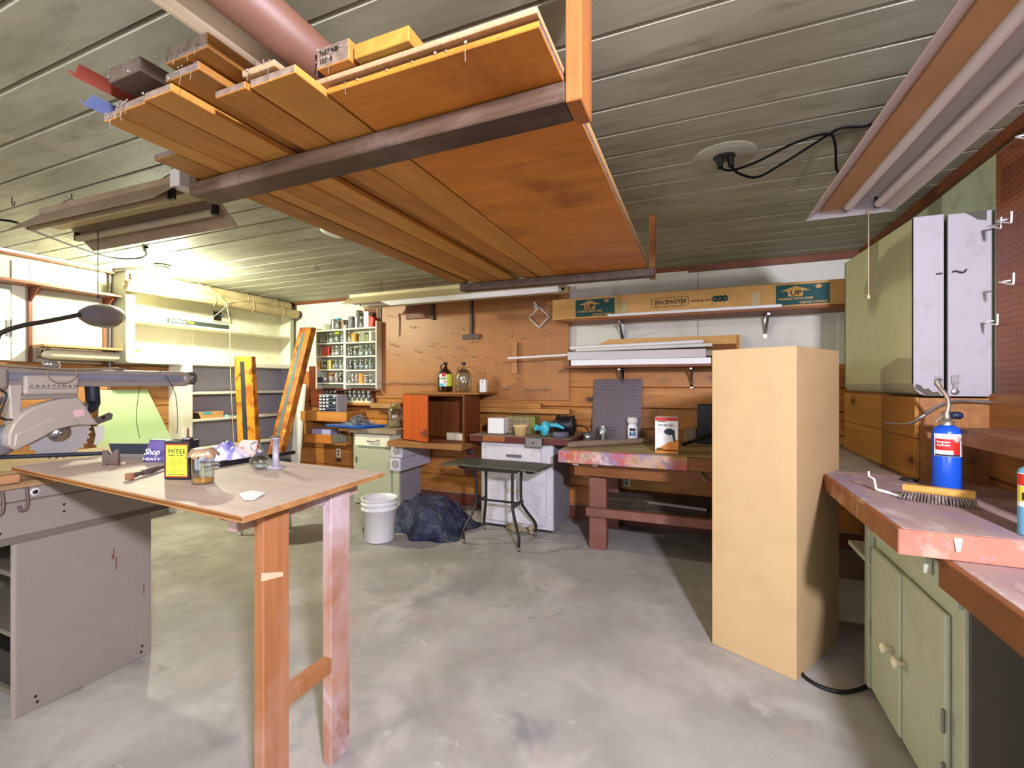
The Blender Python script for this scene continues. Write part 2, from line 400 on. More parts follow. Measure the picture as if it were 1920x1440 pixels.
struct('wall_left',MB().box(XL-.12,XL,YF,YB,0,HC+.1),M['leftwall'])
struct('wall_right',MB().box(XR,XR+.12,YF,YB,0,HC+.1),M['plasterg'])
def planks(along,fixed,a0,a1,z0,z1,h,mat,name,th=.02,splits=()):
    m=MB(); z=z0;i=0
    while z<z1-.005:
        zt=min(z+h,z1); cuts=sorted([a0]+[s for k,s in splits if k==i]+[a1])
        for p,q in zip(cuts,cuts[1:]):
            if along=='x': m.prism([(p+.001,fixed,z),(p+.001,fixed-th,z+.006),(p+.001,fixed-th,zt-.006),(p+.001,fixed,zt)],(q-p-.002,0,0))
            elif along=='yl': m.prism([(fixed,p,z),(fixed+th,p,z+.006),(fixed+th,p,zt-.006),(fixed,p,zt)],(0,q-p-.002,0))
            else: m.prism([(fixed,p,z),(fixed-th,p,z+.006),(fixed-th,p,zt-.006),(fixed,p,zt)],(0,q-p-.002,0))
        z=zt;i+=1
    return struct(name,m,mat)
planks('x',YB,XL,XR,.13,1.52,.198,M['pine'],'wall_back',splits=[(1,-2.6),(1,-.9),(2,-1.55),(3,-.4),(3,-2.9),(4,-1.9),(5,-.05),(5,-2.2),(6,-.75)])
planks('yl',XL,YF,YB,.13,1.535,.2,M['pinesd'],'wall_left',splits=[(4,2.9)])
planks('yr',XR,YF,YB,.13,1.31,.2,M['pinesd'],'wall_right',splits=[(3,2.1)])
struct('baseboard_back',MB().box(XL,XR,YB-.035,YB-.0205,0,.13),M['brown'])
struct('trim_1',MB().box(XL,-.1,YB-.02,YB,HC-.035,HC),M['trim'])
struct('trim_1',MB().box(-.1,XR,YB-.03,YB,HC-.055,HC),M['trim'])
struct('trim_2',MB().box(XR-.03,XR,YF,YB-.03,HC-.055,HC),M['trim'])
struct('trim_3',MB().box(XL,XL+.10,1.2,2.52,2.405,HC),paint('bare_pink_wood','b58a74',.7,var=.15,dirt=.3))
struct('trim_3',MB().box(XL+.10,XL+.112,1.2,2.53,2.385,2.40),M['trim'])
# seams of the wall boards
struct('trim_4',MB().box(XL,XL+.004,1.985,1.998,1.54,2.38),M['sage'])
struct('wall_back',MB().box(-.02,-.012,YB-.003,YB,1.52,2.37),M['lilac'])
rod=MB().cyl((XL+.125,1.2,2.412),(XL+.125,2.5,2.412),.012)
tag(rod.build('curtain_rod',M['white']),'white rod along the top of the wall above the brown shelf','rod')
# door with hinge at the end of the shelves
d=thing('door_1','white painted door with a grey hinge beyond the slotted shelf rails','door',(XL,1.55,0)); d['kind']='structure'
MB().box(XL+.001,XL+.03,1.0,1.862,1.54,2.12).build('panel',paint('door_paint','cfd8cc',.5,var=.05,dirt=.3),d,.003)
MB().box(XL+.001,XL+.012,1.875,1.955,1.53,2.36).build('frame',M['sagew'],d,.002)
h=MB().box(XL+.03,XL+.036,1.835,1.862,1.74,1.87).cyl((XL+.036,1.866,1.735),(XL+.036,1.866,1.875),.006,8).build('hinge',M['dsteel'],d)
# brown shelf with bracket rails on the left wall
s=thing('wall_shelf','brown wall shelf on slotted rails beside the door','shelf',(XL,2.25,2.16))
MB().box(XL,XL+.2,1.3,2.63,2.16,2.182).build('board',wood('shelf_brown','8a5a44','6a3f2e',1,1,.5),s,.002)
for yy in (1.985,2.50):
    MB().box(XL+.002,XL+.018,yy-.012,yy+.012,1.50,2.16).build('rail',M['brown'],s)
    MB().prism([(XL+.018,yy-.006,2.16),(XL+.17,yy-.006,2.16),(XL+.018,yy-.006,2.04)],(0,.012,0)).build('bracket',M['brown'],s)
s2=thing('wall_shelf','pale wall shelf below the brown one on the same rails','shelf',(XL,2.3,1.65))
MB().box(XL+.02,XL+.21,1.99,2.69,1.66,1.68).build('board',wood('shelf_pale','b98a62','9a6a44',1,1,.5),s2,.002)
MB().prism([(XL+.02,2.02,1.655),(XL+.2,2.02,1.655),(XL+.02,2.02,1.57)],(0,.02,0)).build('bracket',M['fixd'],s2)
tb=MB().lathe([(.0,0),(.03,.0),(.045,.05),(.045,.62),(.03,.64),(0,.64)],(XL+.12,2.02,1.605),14,(0,1,0)).build('cylindrical_lamp_cover',M['cream'])
tag(tb,'long cream cylinder hung under the pale shelf by the conduit','cylinder')
# conduit up to the bulb
cd=MB().tube(smoothpath([(XL+.03,2.535,1.30),(XL+.03,2.535,1.8),(XL+.03,2.535,2.3),(XL+.06,2.532,2.395),(XL+.22,2.530,2.413),(-4.62,2.59,2.415)],6),.011,8)
tag(cd.build('conduit_pipe',M['dsteel']),'thin metal conduit running up the corner to the lit bulb','pipe')
lb=thing('bulb_holder','lit bare bulb in a grey round ceiling holder','lamp',(-4.50,2.60,HC))
MB().lathe([(0,0),(.062,0),(.062,-.028),(.045,-.05),(.03,-.06),(0,-.06)],(-4.50,2.60,HC),18).build('holder',M['dsteel'],lb)
BULBC=(-4.50,2.60,2.325)
MB().ball(BULBC,.04,16,(1,1,1.2)).build('bulb',glow('lit_bulb','f9fada',BULB),lb)
# outlet plug and black cable on the ceiling at left
P=[AZ(0,412,2.25),AZ(60,432,2.28),AZ(140,462,2.33),AZ(210,483,2.37),AZ(262,484,2.40),AZ(277,474,2.42)]
cb=thing('power_cable','black cable hanging from the ceiling plug near the lit bulb','cable',P[-1])
MB().tube(smoothpath([(-3.9,.9,2.2)]+P),.006,6).build('wire',M['cable'],cb)
MB().cyl(AZ(277,476,2.415),AZ(274,462,2.43),.017,10).build('plug',M['cable'],cb)
# ---------- green sheet leaning below the shelf ----------
a,b,c,dd=V(XL+.05,2.44,1.29),V(XL+.05,2.83,1.29),V(XL+.28,3.00,.62),V(XL+.28,2.3,.62)
gs=MB().prism([dd,c,b,a],(.012,0,.004))
tag(gs.build('green_sheet',M['green']),'pale green sheet with a slanted edge leaning on the pine wall','sheet')
# ---------- built-in bookcase ----------
XB=-4.95
bk=thing('bookcase','white and sage painted bookcase built in at the corner','bookcase',(-5.07,3.5,0))
MB().box(XL+.001,XB,2.55,2.575,1.56,HC-.005).build('side_panel',M['sage'],bk,.002)
MB().box(XB-.02,XB,2.575,2.625,1.61,2.30).build('stile',M['sagew'],bk,.002)
MB().box(XB-.02,XB,4.40,4.45,.0,2.30).build('stile',M['sage'],bk,.002)
MB().box(XL+.001,XL+.02,2.575,4.45,1.60,2.30).build('back_panel',M['sagew'],bk)
MB().box(XL+.02,XB-.02,4.435,4.45,1.60,2.30).build('side_panel',M['sagew'],bk)
MB().box(XL+.02,XB,2.625,4.40,1.945,1.97).build('shelf',M['sagew'],bk,.002)
MB().box(XL+.02,XB,2.575,4.45,2.285,2.305).build('shelf',M['sagew'],bk,.002)
MB().box(XL+.001,XB,2.575,4.45,1.55,1.60).build('shelf',M['sagew'],bk,.002)
MB().box(XL+.02,XL+.032,3.30,3.35,1.60,1.945).build('divider',M['sagew'],bk)
MB().box(XL+.021,XB-.02,3.055,3.075,0,1.55).build('side_panel',M['sagew'],bk)
MB().box(XB-.02,XB,3.055,3.155,0,1.55).build('stile',M['sagew'],bk,.002)
MB().box(XL+.021,XL+.032,3.075,4.45,0,1.55).build('back_panel',M['lilac'],bk)  # shaded bay back, purple shade in its colour
MB().box(XL+.02,XB-.02,4.435,4.45,0,1.55).build('side_panel',M['lilac'],bk)
for z in (1.265,.975,.66,.3):
    MB().box(XL+.02,XB,3.155,4.40,z-.026,z).build('shelf',M['sagew'],bk,.002)
# bamboo blinds on top
def roll(p,q,r,label,ends):
    o=thing('rolled_blind',label,'blind',((Vector(p)+Vector(q))/2))
    p,q=Vector(p),Vector(q); m=MB(); d=(q-p).normalized(); n=34
    u=Vector((0,0,1));w=d.cross(u).normalized()
    for k in range(n):
        a=2*math.pi*k/n; c=(w*math.cos(a)+u*math.sin(a))*r; j=R.uniform(-.02,.02)
        m.tube([p+c+d*j,q+c+d*R.uniform(-.008,.004)],r*.13,5)
    m.tube([p+d*.01,q-d*.01],r*.98,20)
    m.build('slat_roll',M['bamboo'],o)
    for f in (.18,.42,.66,.88):
        c=p.lerp(q,f); MB().tube(arc(c,w,u,r*1.16,0,2*math.pi,20),.0022,5).build('tie',M['string'],o)
    if ends: MB().tube([q,q+d*.012],r*.96,16).build('end_cap',M['iron'],o)
    return o
roll((-4.985,2.585,2.362),(-4.985,4.40,2.362),.054,'upper rolled bamboo blind stored on top of the bookcase',0)
roll((-4.893,2.53,2.262),(-4.893,4.44,2.262),.050,'lower rolled bamboo blind across the front of the bookcase top',1)
ct=MB().tube(smoothpath([AX(372,531,-4.84),AX(423,568,-4.82),AX(400,594,-4.9)],4),.003,5).tube([AX(423,568,-4.82),AX(500,553,-4.84)],.003,5)
ct.tube([AX(424,570,-4.82),AX(431,600,-4.82),AX(432,700,-4.80),AX(438,830,-4.78)],.004,5)
tag(ct.build('pull_cord',M['string']),'thin knotted pull cord of the bamboo blind hanging past the bookcase','cord')
# SMARTCORE box on middle shelf
pb=thing('plank_box','long dark carton with white and lime lettering on the middle shelf','box',(-4.99,3.2,1.97))
y0,y1=AX(313,592,-4.955).y,AX(430,600,-4.955).y
MB().box(-5.06,-4.955,y0,y1,1.972,2.017).build('carton',paint('dark_green_carton','3a423c',.5,var=.05),pb,.002)
MB().box(-5.061,-4.954,y0-.012,y0,1.971,2.018).build('sleeve_end',M['white'],pb,.001)
words('SMARTCORE',pb,(-4.955,y0+.02,1.983),(0,1,0),(0,0,1),.034,M['wlabel'],bold=.0006,width=.16)
words('PRO',pb,(-4.955,y0+.19,1.983),(0,1,0),(0,0,1),.034,M['lime'],bold=.001,width=.075)
wp=thing('wall_plate_box','open switch box with blue wires in the bookcase back above the carton','switch',AX(416,592,XL+.03))
c=AX(416,594,XL+.03); m=MB()
for a0,a1,b0,b1 in ((-.11,.11,.055,.065),(-.11,.11,-.065,-.055),(-.11,-.098,-.055,.055),(.098,.11,-.055,.055)): m.box(XL+.02,XL+.035,c.y+a0,c.y+a1,c.z+b0,c.z+b1)
m.build('plate',M['sage'],wp)
MB().box(XL+.02,XL+.024,c.y-.09,c.y+.0,c.z-.05,c.z+.05).build('recess',M['iron'],wp)
MB().tube([(XL+.03,c.y-.06,c.z+.02),(XL+.032,c.y,c.z+.01),(XL+.03,c.y+.02,c.z)],.008,6).build('wire',M['lblue'],wp)
# small things on the lower shelves
cb=thing('carton','small brown carton with a black corner on the bookcase shelf','box',(-5.02,3.3,.975))
y0,y1=AX(363,775,-4.96).y,AX(420,775,-4.96).y
MB().box(-5.1,-4.965,y0,y1,.976,1.045).build('body',M['card'],cb,.002)
MB().prism([(-4.9645,y0,.977),(-4.9645,y0+.08,.977),(-4.9645,y0+.05,1.045),(-4.9645,y0,1.045)],(.001,0,0)).build('print',M['ink'],cb)
MB().prism([(-4.9645,y0+.10,1.022),(-4.9645,y0+.19,1.022),(-4.9645,y0+.2,1.045),(-4.9645,y0+.09,1.045)],(.001,0,0)).build('tape',M['teal'],cb)
tr=MB().prism([(-5.0,y1+.01,.976),(-5.05,y1+.13,.976),(-4.98,y1+.16,.976),(-4.955,y1+.05,.976)],(0,.0,.012)).ball((-5.0,y1+.05,.985),.022,10,(1.2,1.6,.8))
tag(tr.build('teal_wrapper',paint('teal_wrap','8fc0c0',.4,var=.2)),'crumpled teal wrapper beside the brown carton','wrapper')
# ================= overhead lumber rack =================
rk=thing('overhead_rack','dark timber ceiling rack carrying old boards','rack',(-.9,2.1,2.03))
def hang(x0,x1,y0,y1,z0,mat): return MB().box(x0,x1,y0,y1,z0,HC).build('hanger_post',mat,rk,.003)
hang(-.298,-.258,1.055,1.165,2.025,M['fir'])
hang(-.30,-.262,3.03,3.075,2.025,M['fir'])
MB().beam((-1.68,1.12,2.052),(-.2985,1.10,2.052),.095,.05).build('crossbeam',M['darkbeam'],rk,.004)
MB().beam((-1.60,2.95,2.052),(-.262,2.99,2.052),.075,.05).build('crossbeam',M['lumD'],rk,.003)
hang(-1.70,-1.66,1.07,1.17,2.03,M['darkbeam'])
hang(-1.62,-1.585,2.92,2.98,2.03,M['lumD'])
Z0=2.080
def board(x0,x1,y0,y1,z0,z1,mat,label,skew=0,dust=False):
    m=MB().hexa([(x0,y0,z0),(x1,y0,z0),(x1+skew,y1,z0),(x0+skew,y1,z0)],[(x0,y0,z1),(x1,y0,z1),(x1+skew,y1,z1),(x0+skew,y1,z1)])
    o=m.build('lumber_board',mat,None,.002); tag(o,label,'board','boards on the overhead rack')
    if dust:
        k=MB(); oo=o
        for i in range(9):
            x=R.uniform(x0,x1); k.ball((x,y0-.002,R.uniform(z0,z1)+.003),R.uniform(.0015,.004),6,(1.3,.5,1))
            if R.random()<.3: k.tube([(x,y0-.003,z0),(x+R.uniform(-.006,.006),y0-.004,z0-R.uniform(.01,.03))],.0007,4)
        k.build('cobweb',M['dust'],o)['kind']='stuff'
    return o
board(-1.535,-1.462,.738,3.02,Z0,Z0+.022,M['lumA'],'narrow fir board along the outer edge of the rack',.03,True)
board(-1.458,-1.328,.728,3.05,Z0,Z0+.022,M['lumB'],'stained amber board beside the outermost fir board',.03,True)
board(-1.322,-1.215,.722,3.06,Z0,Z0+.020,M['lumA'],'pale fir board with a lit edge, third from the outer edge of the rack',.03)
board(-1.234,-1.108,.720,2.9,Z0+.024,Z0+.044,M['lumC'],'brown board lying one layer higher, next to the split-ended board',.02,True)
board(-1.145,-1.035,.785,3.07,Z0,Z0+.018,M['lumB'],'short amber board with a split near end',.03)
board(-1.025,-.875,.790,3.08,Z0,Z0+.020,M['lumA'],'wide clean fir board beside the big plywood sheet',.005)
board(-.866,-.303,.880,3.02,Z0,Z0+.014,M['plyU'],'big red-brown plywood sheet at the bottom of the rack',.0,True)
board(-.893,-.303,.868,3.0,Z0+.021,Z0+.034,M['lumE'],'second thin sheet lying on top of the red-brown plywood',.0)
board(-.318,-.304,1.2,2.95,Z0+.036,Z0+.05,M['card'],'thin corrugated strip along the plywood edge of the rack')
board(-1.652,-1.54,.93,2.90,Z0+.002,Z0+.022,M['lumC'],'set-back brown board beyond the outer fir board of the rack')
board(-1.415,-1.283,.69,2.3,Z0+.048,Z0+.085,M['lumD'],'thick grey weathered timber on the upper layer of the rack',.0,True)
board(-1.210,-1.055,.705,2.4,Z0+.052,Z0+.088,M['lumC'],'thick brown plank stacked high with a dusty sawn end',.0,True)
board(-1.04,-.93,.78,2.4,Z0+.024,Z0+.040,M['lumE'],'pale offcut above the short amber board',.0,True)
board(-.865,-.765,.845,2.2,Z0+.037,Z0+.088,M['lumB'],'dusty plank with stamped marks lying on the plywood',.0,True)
board(-.755,-.60,.850,2.2,Z0+.037,Z0+.072,wood('yellow_plank','b8903f','9c7430',1,.8,.5),'yellowish plank beside the stamped plank on the rack')
st=[o for o in bpy.data.objects if o.get('label','').startswith('dusty plank')][0]
for k,tx in enumerate(('7x57 NB','151  5')): words(tx,st,(-.855,.8445,Z0+.066-k*.020),(1,0,0),(0,0,1),.016,M['ink'],'stamp',.0004,lift=.001)
def proll(x,y0,y1,z,r,mat,label):
    m=MB().lathe([(r*.45,0),(r,0),(r,y1-y0),(r*.45,y1-y0),(r*.45,.06),(0,.06)],(x,y0,z),18,(0,1,0))
    tag(m.build('paper_roll',mat),label,'roll','rolls on the overhead rack')
proll(-1.06,.45,2.0,Z0+.17,.080,paint('beige_roll','b7a48a',.6,var=.08),'fat beige roll lying high on the rack behind the brown plank')
proll(-.925,.50,2.0,Z0+.115,.055,paint('brown_roll','6a4838',.5,var=.08),'brown paper roll between the beige roll and the stamped plank')
# folded metal channels sticking out at the corner
def channel(p,q,label,mat):
    p,q=Vector(p),Vector(q); d=(q-p).normalized(); u=Vector((0,0,1)); w=d.cross(u).normalized(); m=MB()
    for a,b in ((w*-.028+u*.022,w*.0),(w*.028+u*.022,w*.0)):
        m.prism([p+a,p+b,p+b-u*.003,p+a-u*.003],q-p)
    tag(m.build('metal_channel',mat),label,'channel','folded metal channels on the rack')
channel((-1.565,.71,2.12),(-1.60,2.0,2.12),'upper blue-grey folded metal channel poking from the rack corner',paint('blue_flashing','6f7fb0',.4,.3))
channel((-1.50,.655,2.15),(-1.53,2.0,2.15),'red-edged folded metal channel poking out farthest from the rack',paint('red_flashing','9c4a3c',.5,.2))
# ================= fluorescent fixtures =================
def twin(name,label,p,q,mat_r,mat_b,mat_t,width,drop,chains=True,ends=True,tubes=(1,1),off=(0,.52,.52)):
    """long shop light: reflector wings, ballast spine, two lamp tubes; p,q are the ends of the rim line"""
    p,q=Vector(p),Vector(q); d=(q-p).normalized(); u=Vector((0,0,1)); w=d.cross(u).normalized(); L=q-p
    o=thing(name,label,'light fixture',(p+q)/2+u*drop)
    hw=width/2; h=drop
    def sheet(a,b,nm,mat):
        n=(b-a).cross(d).normalized()*.003
        return MB().prism([p+a,p+b,p+b+n,p+a+n],L).build(nm,mat,o)
    sheet(w*hw,w*.055+u*h,'reflector',mat_r); sheet(-w*hw,-w*.055+u*h,'reflector',mat_r)
    MB().prism([p+w*.055+u*h,p-w*.055+u*h,p-w*.055+u*(h+.035),p+w*.055+u*(h+.035)],L).build('spine',mat_r,o,.002)
    MB().prism([p+w*(off[0]+.05)+u*(h-.001),p+w*(off[0]-.05)+u*(h-.001),p+w*(off[0]-.044)+u*(h-.06),p+w*(off[0]+.044)+u*(h-.06)],L).build('ballast_cover',mat_b,o,.002)
    for sgn,k in ((1,tubes[0]),(-1,tubes[1])):
        if k:
            c=w*sgn*hw*off[1 if sgn>0 else 2]+u*(h*.32)
            MB().cyl(p+c+d*.05,q+c-d*.05,.019,12).build('lamp_tube',mat_t[0 if sgn>0 else 1],o)
            for e,s in ((p,1),(q,-1)):
                MB().obox(e+c+d*s*.035+u*.012,(.022,.026,.05),ax=[d,w,u]).build('lamp_socket',M['black'],o,.002)
    if ends:
        for e in (p,q):
            MB().prism([e+w*hw,e+w*.055+u*h,e-w*.055+u*h,e-w*hw],d*(.004 if e is p else -.004)).build('end_plate',mat_r,o)
    if chains:
        for f in (.16,.84):
            c=p.lerp(q,f)+u*(h+.034); MB().tube([c+w*.05,c+u*.05,Vector((c.x,c.y,HC))],.0025,5).tube([c-w*.05,c+u*.05],.0025,5).build('hanging_wire',M['iron'],o)
    return o
OFFR=(.068,-.6,-.07)
fr=twin('shop_light','long white two-tube shop light hanging above the white tool cabinet',(.655,2.62,2.15),(.69,.18,2.15),M['fixw'],M['ballast'],(M['tube'],M['tube']),.35,.095,off=OFFR)
MB().tube([(.725,2.585,2.16),(.725,2.585,2.145)],.004,6).tube([(.725,2.585,2.145),(.725,2.585,1.76)],.0022,5).lathe([(0,0),(.007,.003),(.004,.02),(0,.022)],(.725,2.585,1.745),8).build('pull_chain',M['string'],fr)
fl=twin('shop_light','dusty beige shop light with two brown tubes hung by the dark rack beam',(-3.50,1.43,2.18),(-2.24,1.46,2.18),M['fixd'],M['fixy'],(M['tubed'],M['tubed']),.40,.14,ends=False)
MB().box(-2.275,-2.205,1.345,1.42,2.262,2.345).build('end_box',M['fixw'],fl,.003)
MB().tube([(-3.22,1.52,2.24),(-3.22,1.52,1.86)],.002,5).ball((-3.22,1.52,1.855),.008,8).build('pull_chain',M['iron'],fl)
fb=twin('shop_light','eight foot yellowed shop light over the tan pegboard',(-3.50,3.93,2.195),(-1.12,3.93,2.195),M['fixy'],M['fixy'],(M['tube'],M['tube']),.34,.085,ends=False)
MB().prism([(-3.5+.62,3.755,2.14),(-1.12,3.755,2.14),(-1.12,3.755,2.19),(-3.42+.42,3.755,2.19)],(0,.012,0)).build('front_lip',M['fixw'],fb,.003)
# ceiling hooks
def hookpt(x,y,label):
    m=MB().tube([(x,y,HC),(x,y,HC-.03)]+arc((x+.016,y,HC-.035),(-1,0,0),(0,0,-1),.016,0,math.pi*1.15,8),.003,6)
    tag(m.build('screw_hook',M['iron']),label,'hook','hooks in the ceiling')
hookpt(-3.68,1.33,'empty screw hook in the ceiling near the dusty beige light')
c=AZ(592,495,HC); hookpt(c.x,c.y,'small screw hook in the ceiling between the bulb and the rack')
# round fixture base behind the boards
m=MB().lathe([(0,-.045),(.07,-.042),(.115,-.02),(.12,0),(0,0)],(-2.33,2.47,HC),24)
tag(m.build('ceiling_canopy',M['offwhite']),'white round ceiling fitting half hidden behind the rack boards','fitting')
# ceiling outlet with two black plugs and cables
c=AZ(1358,293,HC); oc=thing('ceiling_outlet','round patched ceiling outlet with two black plugs','outlet',c)
MB().lathe([(0,-.004),(.135,-.003),(.14,0),(0,0)],c,28).build('patch_disc',M['ceil'],oc)
MB().lathe([(.0,-.010),(.045,-.010),(.05,-.004),(.05,0)],c,20).build('cover',M['iron'],oc)
for dx in (-.022,.026):
    MB().cyl(c+V(dx,0,-.01),c+V(dx+.004,-.006,-.055),.017,10,.013).build('plug',M['black'],oc)
J=AZ(1551,246,HC)-V(0,0,.012)
w1=MB().tube(smoothpath([c+V(-.018,-.006,-.055),c+V(.03,-.03,-.085),AZ(1420,303,2.37),AZ(1490,268,2.40),J,AZ(1566,270,2.40),AZ(1573,325,2.34),(.665,2.35,2.30)],5),.0055,6)
w1.tube(smoothpath([c+V(.03,-.006,-.055),AZ(1385,325,2.33),AZ(1420,332,2.33),AZ(1470,305,2.37),J+V(0,.02,0),AZ(1580,240,2.42),AZ(1640,232,2.42),(.73,1.9,2.31)],5),.0055,6)
tag(w1.build('extension_cable',M['cable']),'pair of black cables looping from the ceiling outlet to the white light','cable')
# ================= back wall =================
YP=4.462
pb=MB().box(-3.625,-1.215,YP,YP+.012,1.18,2.34)
tag(pb.build('pegboard',M['peg'],None,.002),'big tan pegboard covering the middle of the far wall','pegboard')
m=MB().box(-4.66,-3.63,YP+.0,YP+.012,1.06,2.30)
struct('trim_5',MB().box(-3.80,-3.632,YP+.002,YP+.012,1.06,2.36),M['redwall'])
struct('trim_5',MB().box(-4.70,-3.80,YP+.002,YP+.012,1.06,1.58),M['redwall'])
# two strips beside the pegboard
o=MB().box(-3.60,-3.565,YP-.02,YP-.001,1.62,2.30).build('wood_strip',M['brown'],None,.002); tag(o,'brown wooden strip at the edge of the pegboard beside the jar shelf','strip')
o=MB().box(-3.560,-3.540,YP-.014,YP-.001,1.63,2.30).build('dark_strip',M['black']); tag(o,'thin black strip beside the brown strip on the pegboard','strip')
# hanging tools
def AYc(px,py,y=YP-.012): return AY(px,py,y)
a=AYc(748,588); o=MB().tube(smoothpath([a,AYc(749,605),AYc(748,632)],4),[.006]*4+[.005]*4+[.002],6)
tag(o.build('hanging_saw_strip',M['iron']),'thin curved dark blade hanging on the pegboard','blade')
o=MB().box(AYc(761,0).x,AYc(812,0).x,YP-.022,YP-.003,AYc(780,598).z,2.30); tag(o.build('wood_block',M['brown'],None,.012,3),'wide brown wooden block high on the pegboard','block')
c=AYc(812,590); mm=MB().box(c.x-.018,c.x+.018,YP-.03,YP-.004,c.z-.06,c.z+.15).cyl((c.x,YP-.031,c.z-.03),(c.x,YP-.033,c.z-.03),.008,8)
tag(mm.build('hanging_bracket',M['iron'],None,.003),'grey iron bracket hanging beside the brown block','bracket')
ts=thing('tee_square','brown T-square hanging head down on the pegboard','T-square',AYc(885,632))
p,q=AYc(886,576),AYc(884,628)
MB().box(p.x-.035,p.x-.004,YP-.016,YP-.003,q.z,p.z+.1).build('blade',M['lumD'],ts)
MB().box(p.x-.004,p.x+.003,YP-.02,YP-.003,q.z,p.z+.1).build('edge',M['black'],ts)
MB().box(AYc(868,0).x,AYc(900,0).x,YP-.026,YP-.003,AYc(880,636).z,AYc(880,627).z).build('head',M['lumD'],ts,.002)
# square diamond frame
c=AYc(1011,595); r=.105; m=MB()
cs=[c+V(0,0,r),c+V(r*1.05,0,0),c+V(0,0,-r),c+V(-r*1.05,0,0)]
for i in range(4): m.beam(cs[i]+V(0,.0,0),cs[(i+1)%4],.012,.016,(0,1,0))
tag(m.build('hanging_square',M['wornw']),'small pale square frame hanging by one corner on the pegboard','frame')
o=MB().ball(AYc(1005,574),.03,10,(.8,.5,1.1)).ball(AYc(1003,568),.02,8); tag(o.build('plastic_bag',M['wsheet']),'small crumpled clear bag above the square frame','bag')
# wooden paddle and the long white tube lying across
pd=thing('hanging_paddle','flat wooden stirring paddle hung on the pegboard','paddle',AYc(966,690))
x=AYc(966,0).x
MB().prism([(x-.033,YP-.035,AYc(966,701).z),(x+.033,YP-.035,AYc(966,701).z),(x+.028,YP-.035,AYc(966,650).z),(x+.030,YP-.035,AYc(966,641).z),(x-.022,YP-.035,AYc(966,641).z),(x-.026,YP-.035,AYc(966,652).z)],(0,.012,0)).build('blade',wood('paddle_wood','b9865a','9a6a42',2,1),pd,.003)
MB().tube([(x,YP,AYc(966,646).z),(x,YP-.05,AYc(966,646).z)],.003,5).build('nail',M['dsteel'],pd)
# peg hooks
hk=MB().tube([(0,YP+.004,0),(0,YP-.045,0),(0,YP-.052,.006),(0,YP-.052,.032)],.0026,5).build('peg_hook',M['hook'])
hb=Vector(hk.location); first=[True]
def peg(px,py,lab,grp):
    q=AY(px,py,YP-.03); loc=Vector((q.x,hb.y,q.z-.005))
    if first[0]: first[0]=False; hk.location=loc; tag(hk,lab,'hook',grp)
    else:
        c=hk.copy(); COL.objects.link(c); c.location=loc; tag(c,lab,'hook',grp)
HL='small bent wire hook on the tan pegboard'
for px,py in ((728,592),(737,594),(765,592),(771,614),(776,613),(732,645),(738,647),(742,649),(780,659),(785,660),(742,665),(793,676),(804,649),(811,644),(829,649),(848,624),(870,618),(877,641),(885,641),(893,640),(857,652),(865,654),(816,669),(824,673),(851,669),(858,678),(880,667),(887,668),(908,676),(914,670),(915,640),(936,597),(948,628),(958,631),(979,634),(984,633),(1013,629),(1022,629),(1044,643),(930,680),(898,698),(879,688),(1000,678),(975,686),(796,592),(896,582)):
    peg(px,py,HL,'loose hooks on the tan pegboard')
for k in range(30): peg(710+k*3.5,719+R.uniform(-1,1)+k*.02,'wire hook in the long even line low on the tan pegboard','line of hooks low on the pegboard')
for k in range(12): peg(985+k*4,731+R.uniform(-1.5,1.5),'wire hook in the short tangled cluster low on the tan pegboard','cluster of hooks low on the pegboard')
for px,py in ((947,730),(953,730)): peg(px,py,'silver hook standing alone by the small white carton shadow','pair of silver hooks low on the pegboard')
# ---------- jar shelf ----------
js=thing('jar_shelf','pale green hanging shelf of two columns packed with jars','shelf',(-3.95,4.38,1.30))
YF0,YB0=4.36,4.455
X0,X1,XM=AY(592,660,YF0).x,AY(706,660,YF0).x,AY(646,660,YF0).x
MB().box(X0,X0+.016,YF0,YB0,1.29,2.05).build('side',M['sagew'],js,.001)
MB().box(X1-.016,X1,YF0,YB0,1.29,2.10).build('side',M['sagew'],js,.001)
MB().box(XM-.018,XM+.018,YF0,YB0,1.285,2.07).build('divider',M['sagew'],js,.001)
MB().box(X0,X1,YB0,YB0+.006,1.30,2.02).build('back_panel',M['sage'],js)
ROWS=[(618,614),(642.5,640.5),(667,667),(692,693),(717.5,719)]
def rowz(i,px):
    a,b=ROWS[i]; py=a+(b-a)*(px-596)/(700-596); return AY(px,py,YF0).z
for i in range(5):
    for (a,b) in ((X0+.016,XM-.018),(XM+.018,X1-.016)):
        pxa=pxb=0
        z=AY(620 if a<XM-.1 else 675,ROWS[i][0 if a<XM-.1 else 1],YF0).z
        MB().box(a,b,YF0,YB0,z-.018,z).build('shelf',M['sagew'],js,.001)
MB().box(X0+.02,X1-.02,YF0+.02,YB0,1.262,1.272).build('lid_rail',M['iron'],js)
def shelfz(i,px): return AY(620 if px<646 else 675,ROWS[i][0 if px<646 else 1],YF0).z
def span(px0,px1,y): return AY((px0+px1)/2,660,y).x,(AY(px1,660,y).x-AY(px0,660,y).x)/2
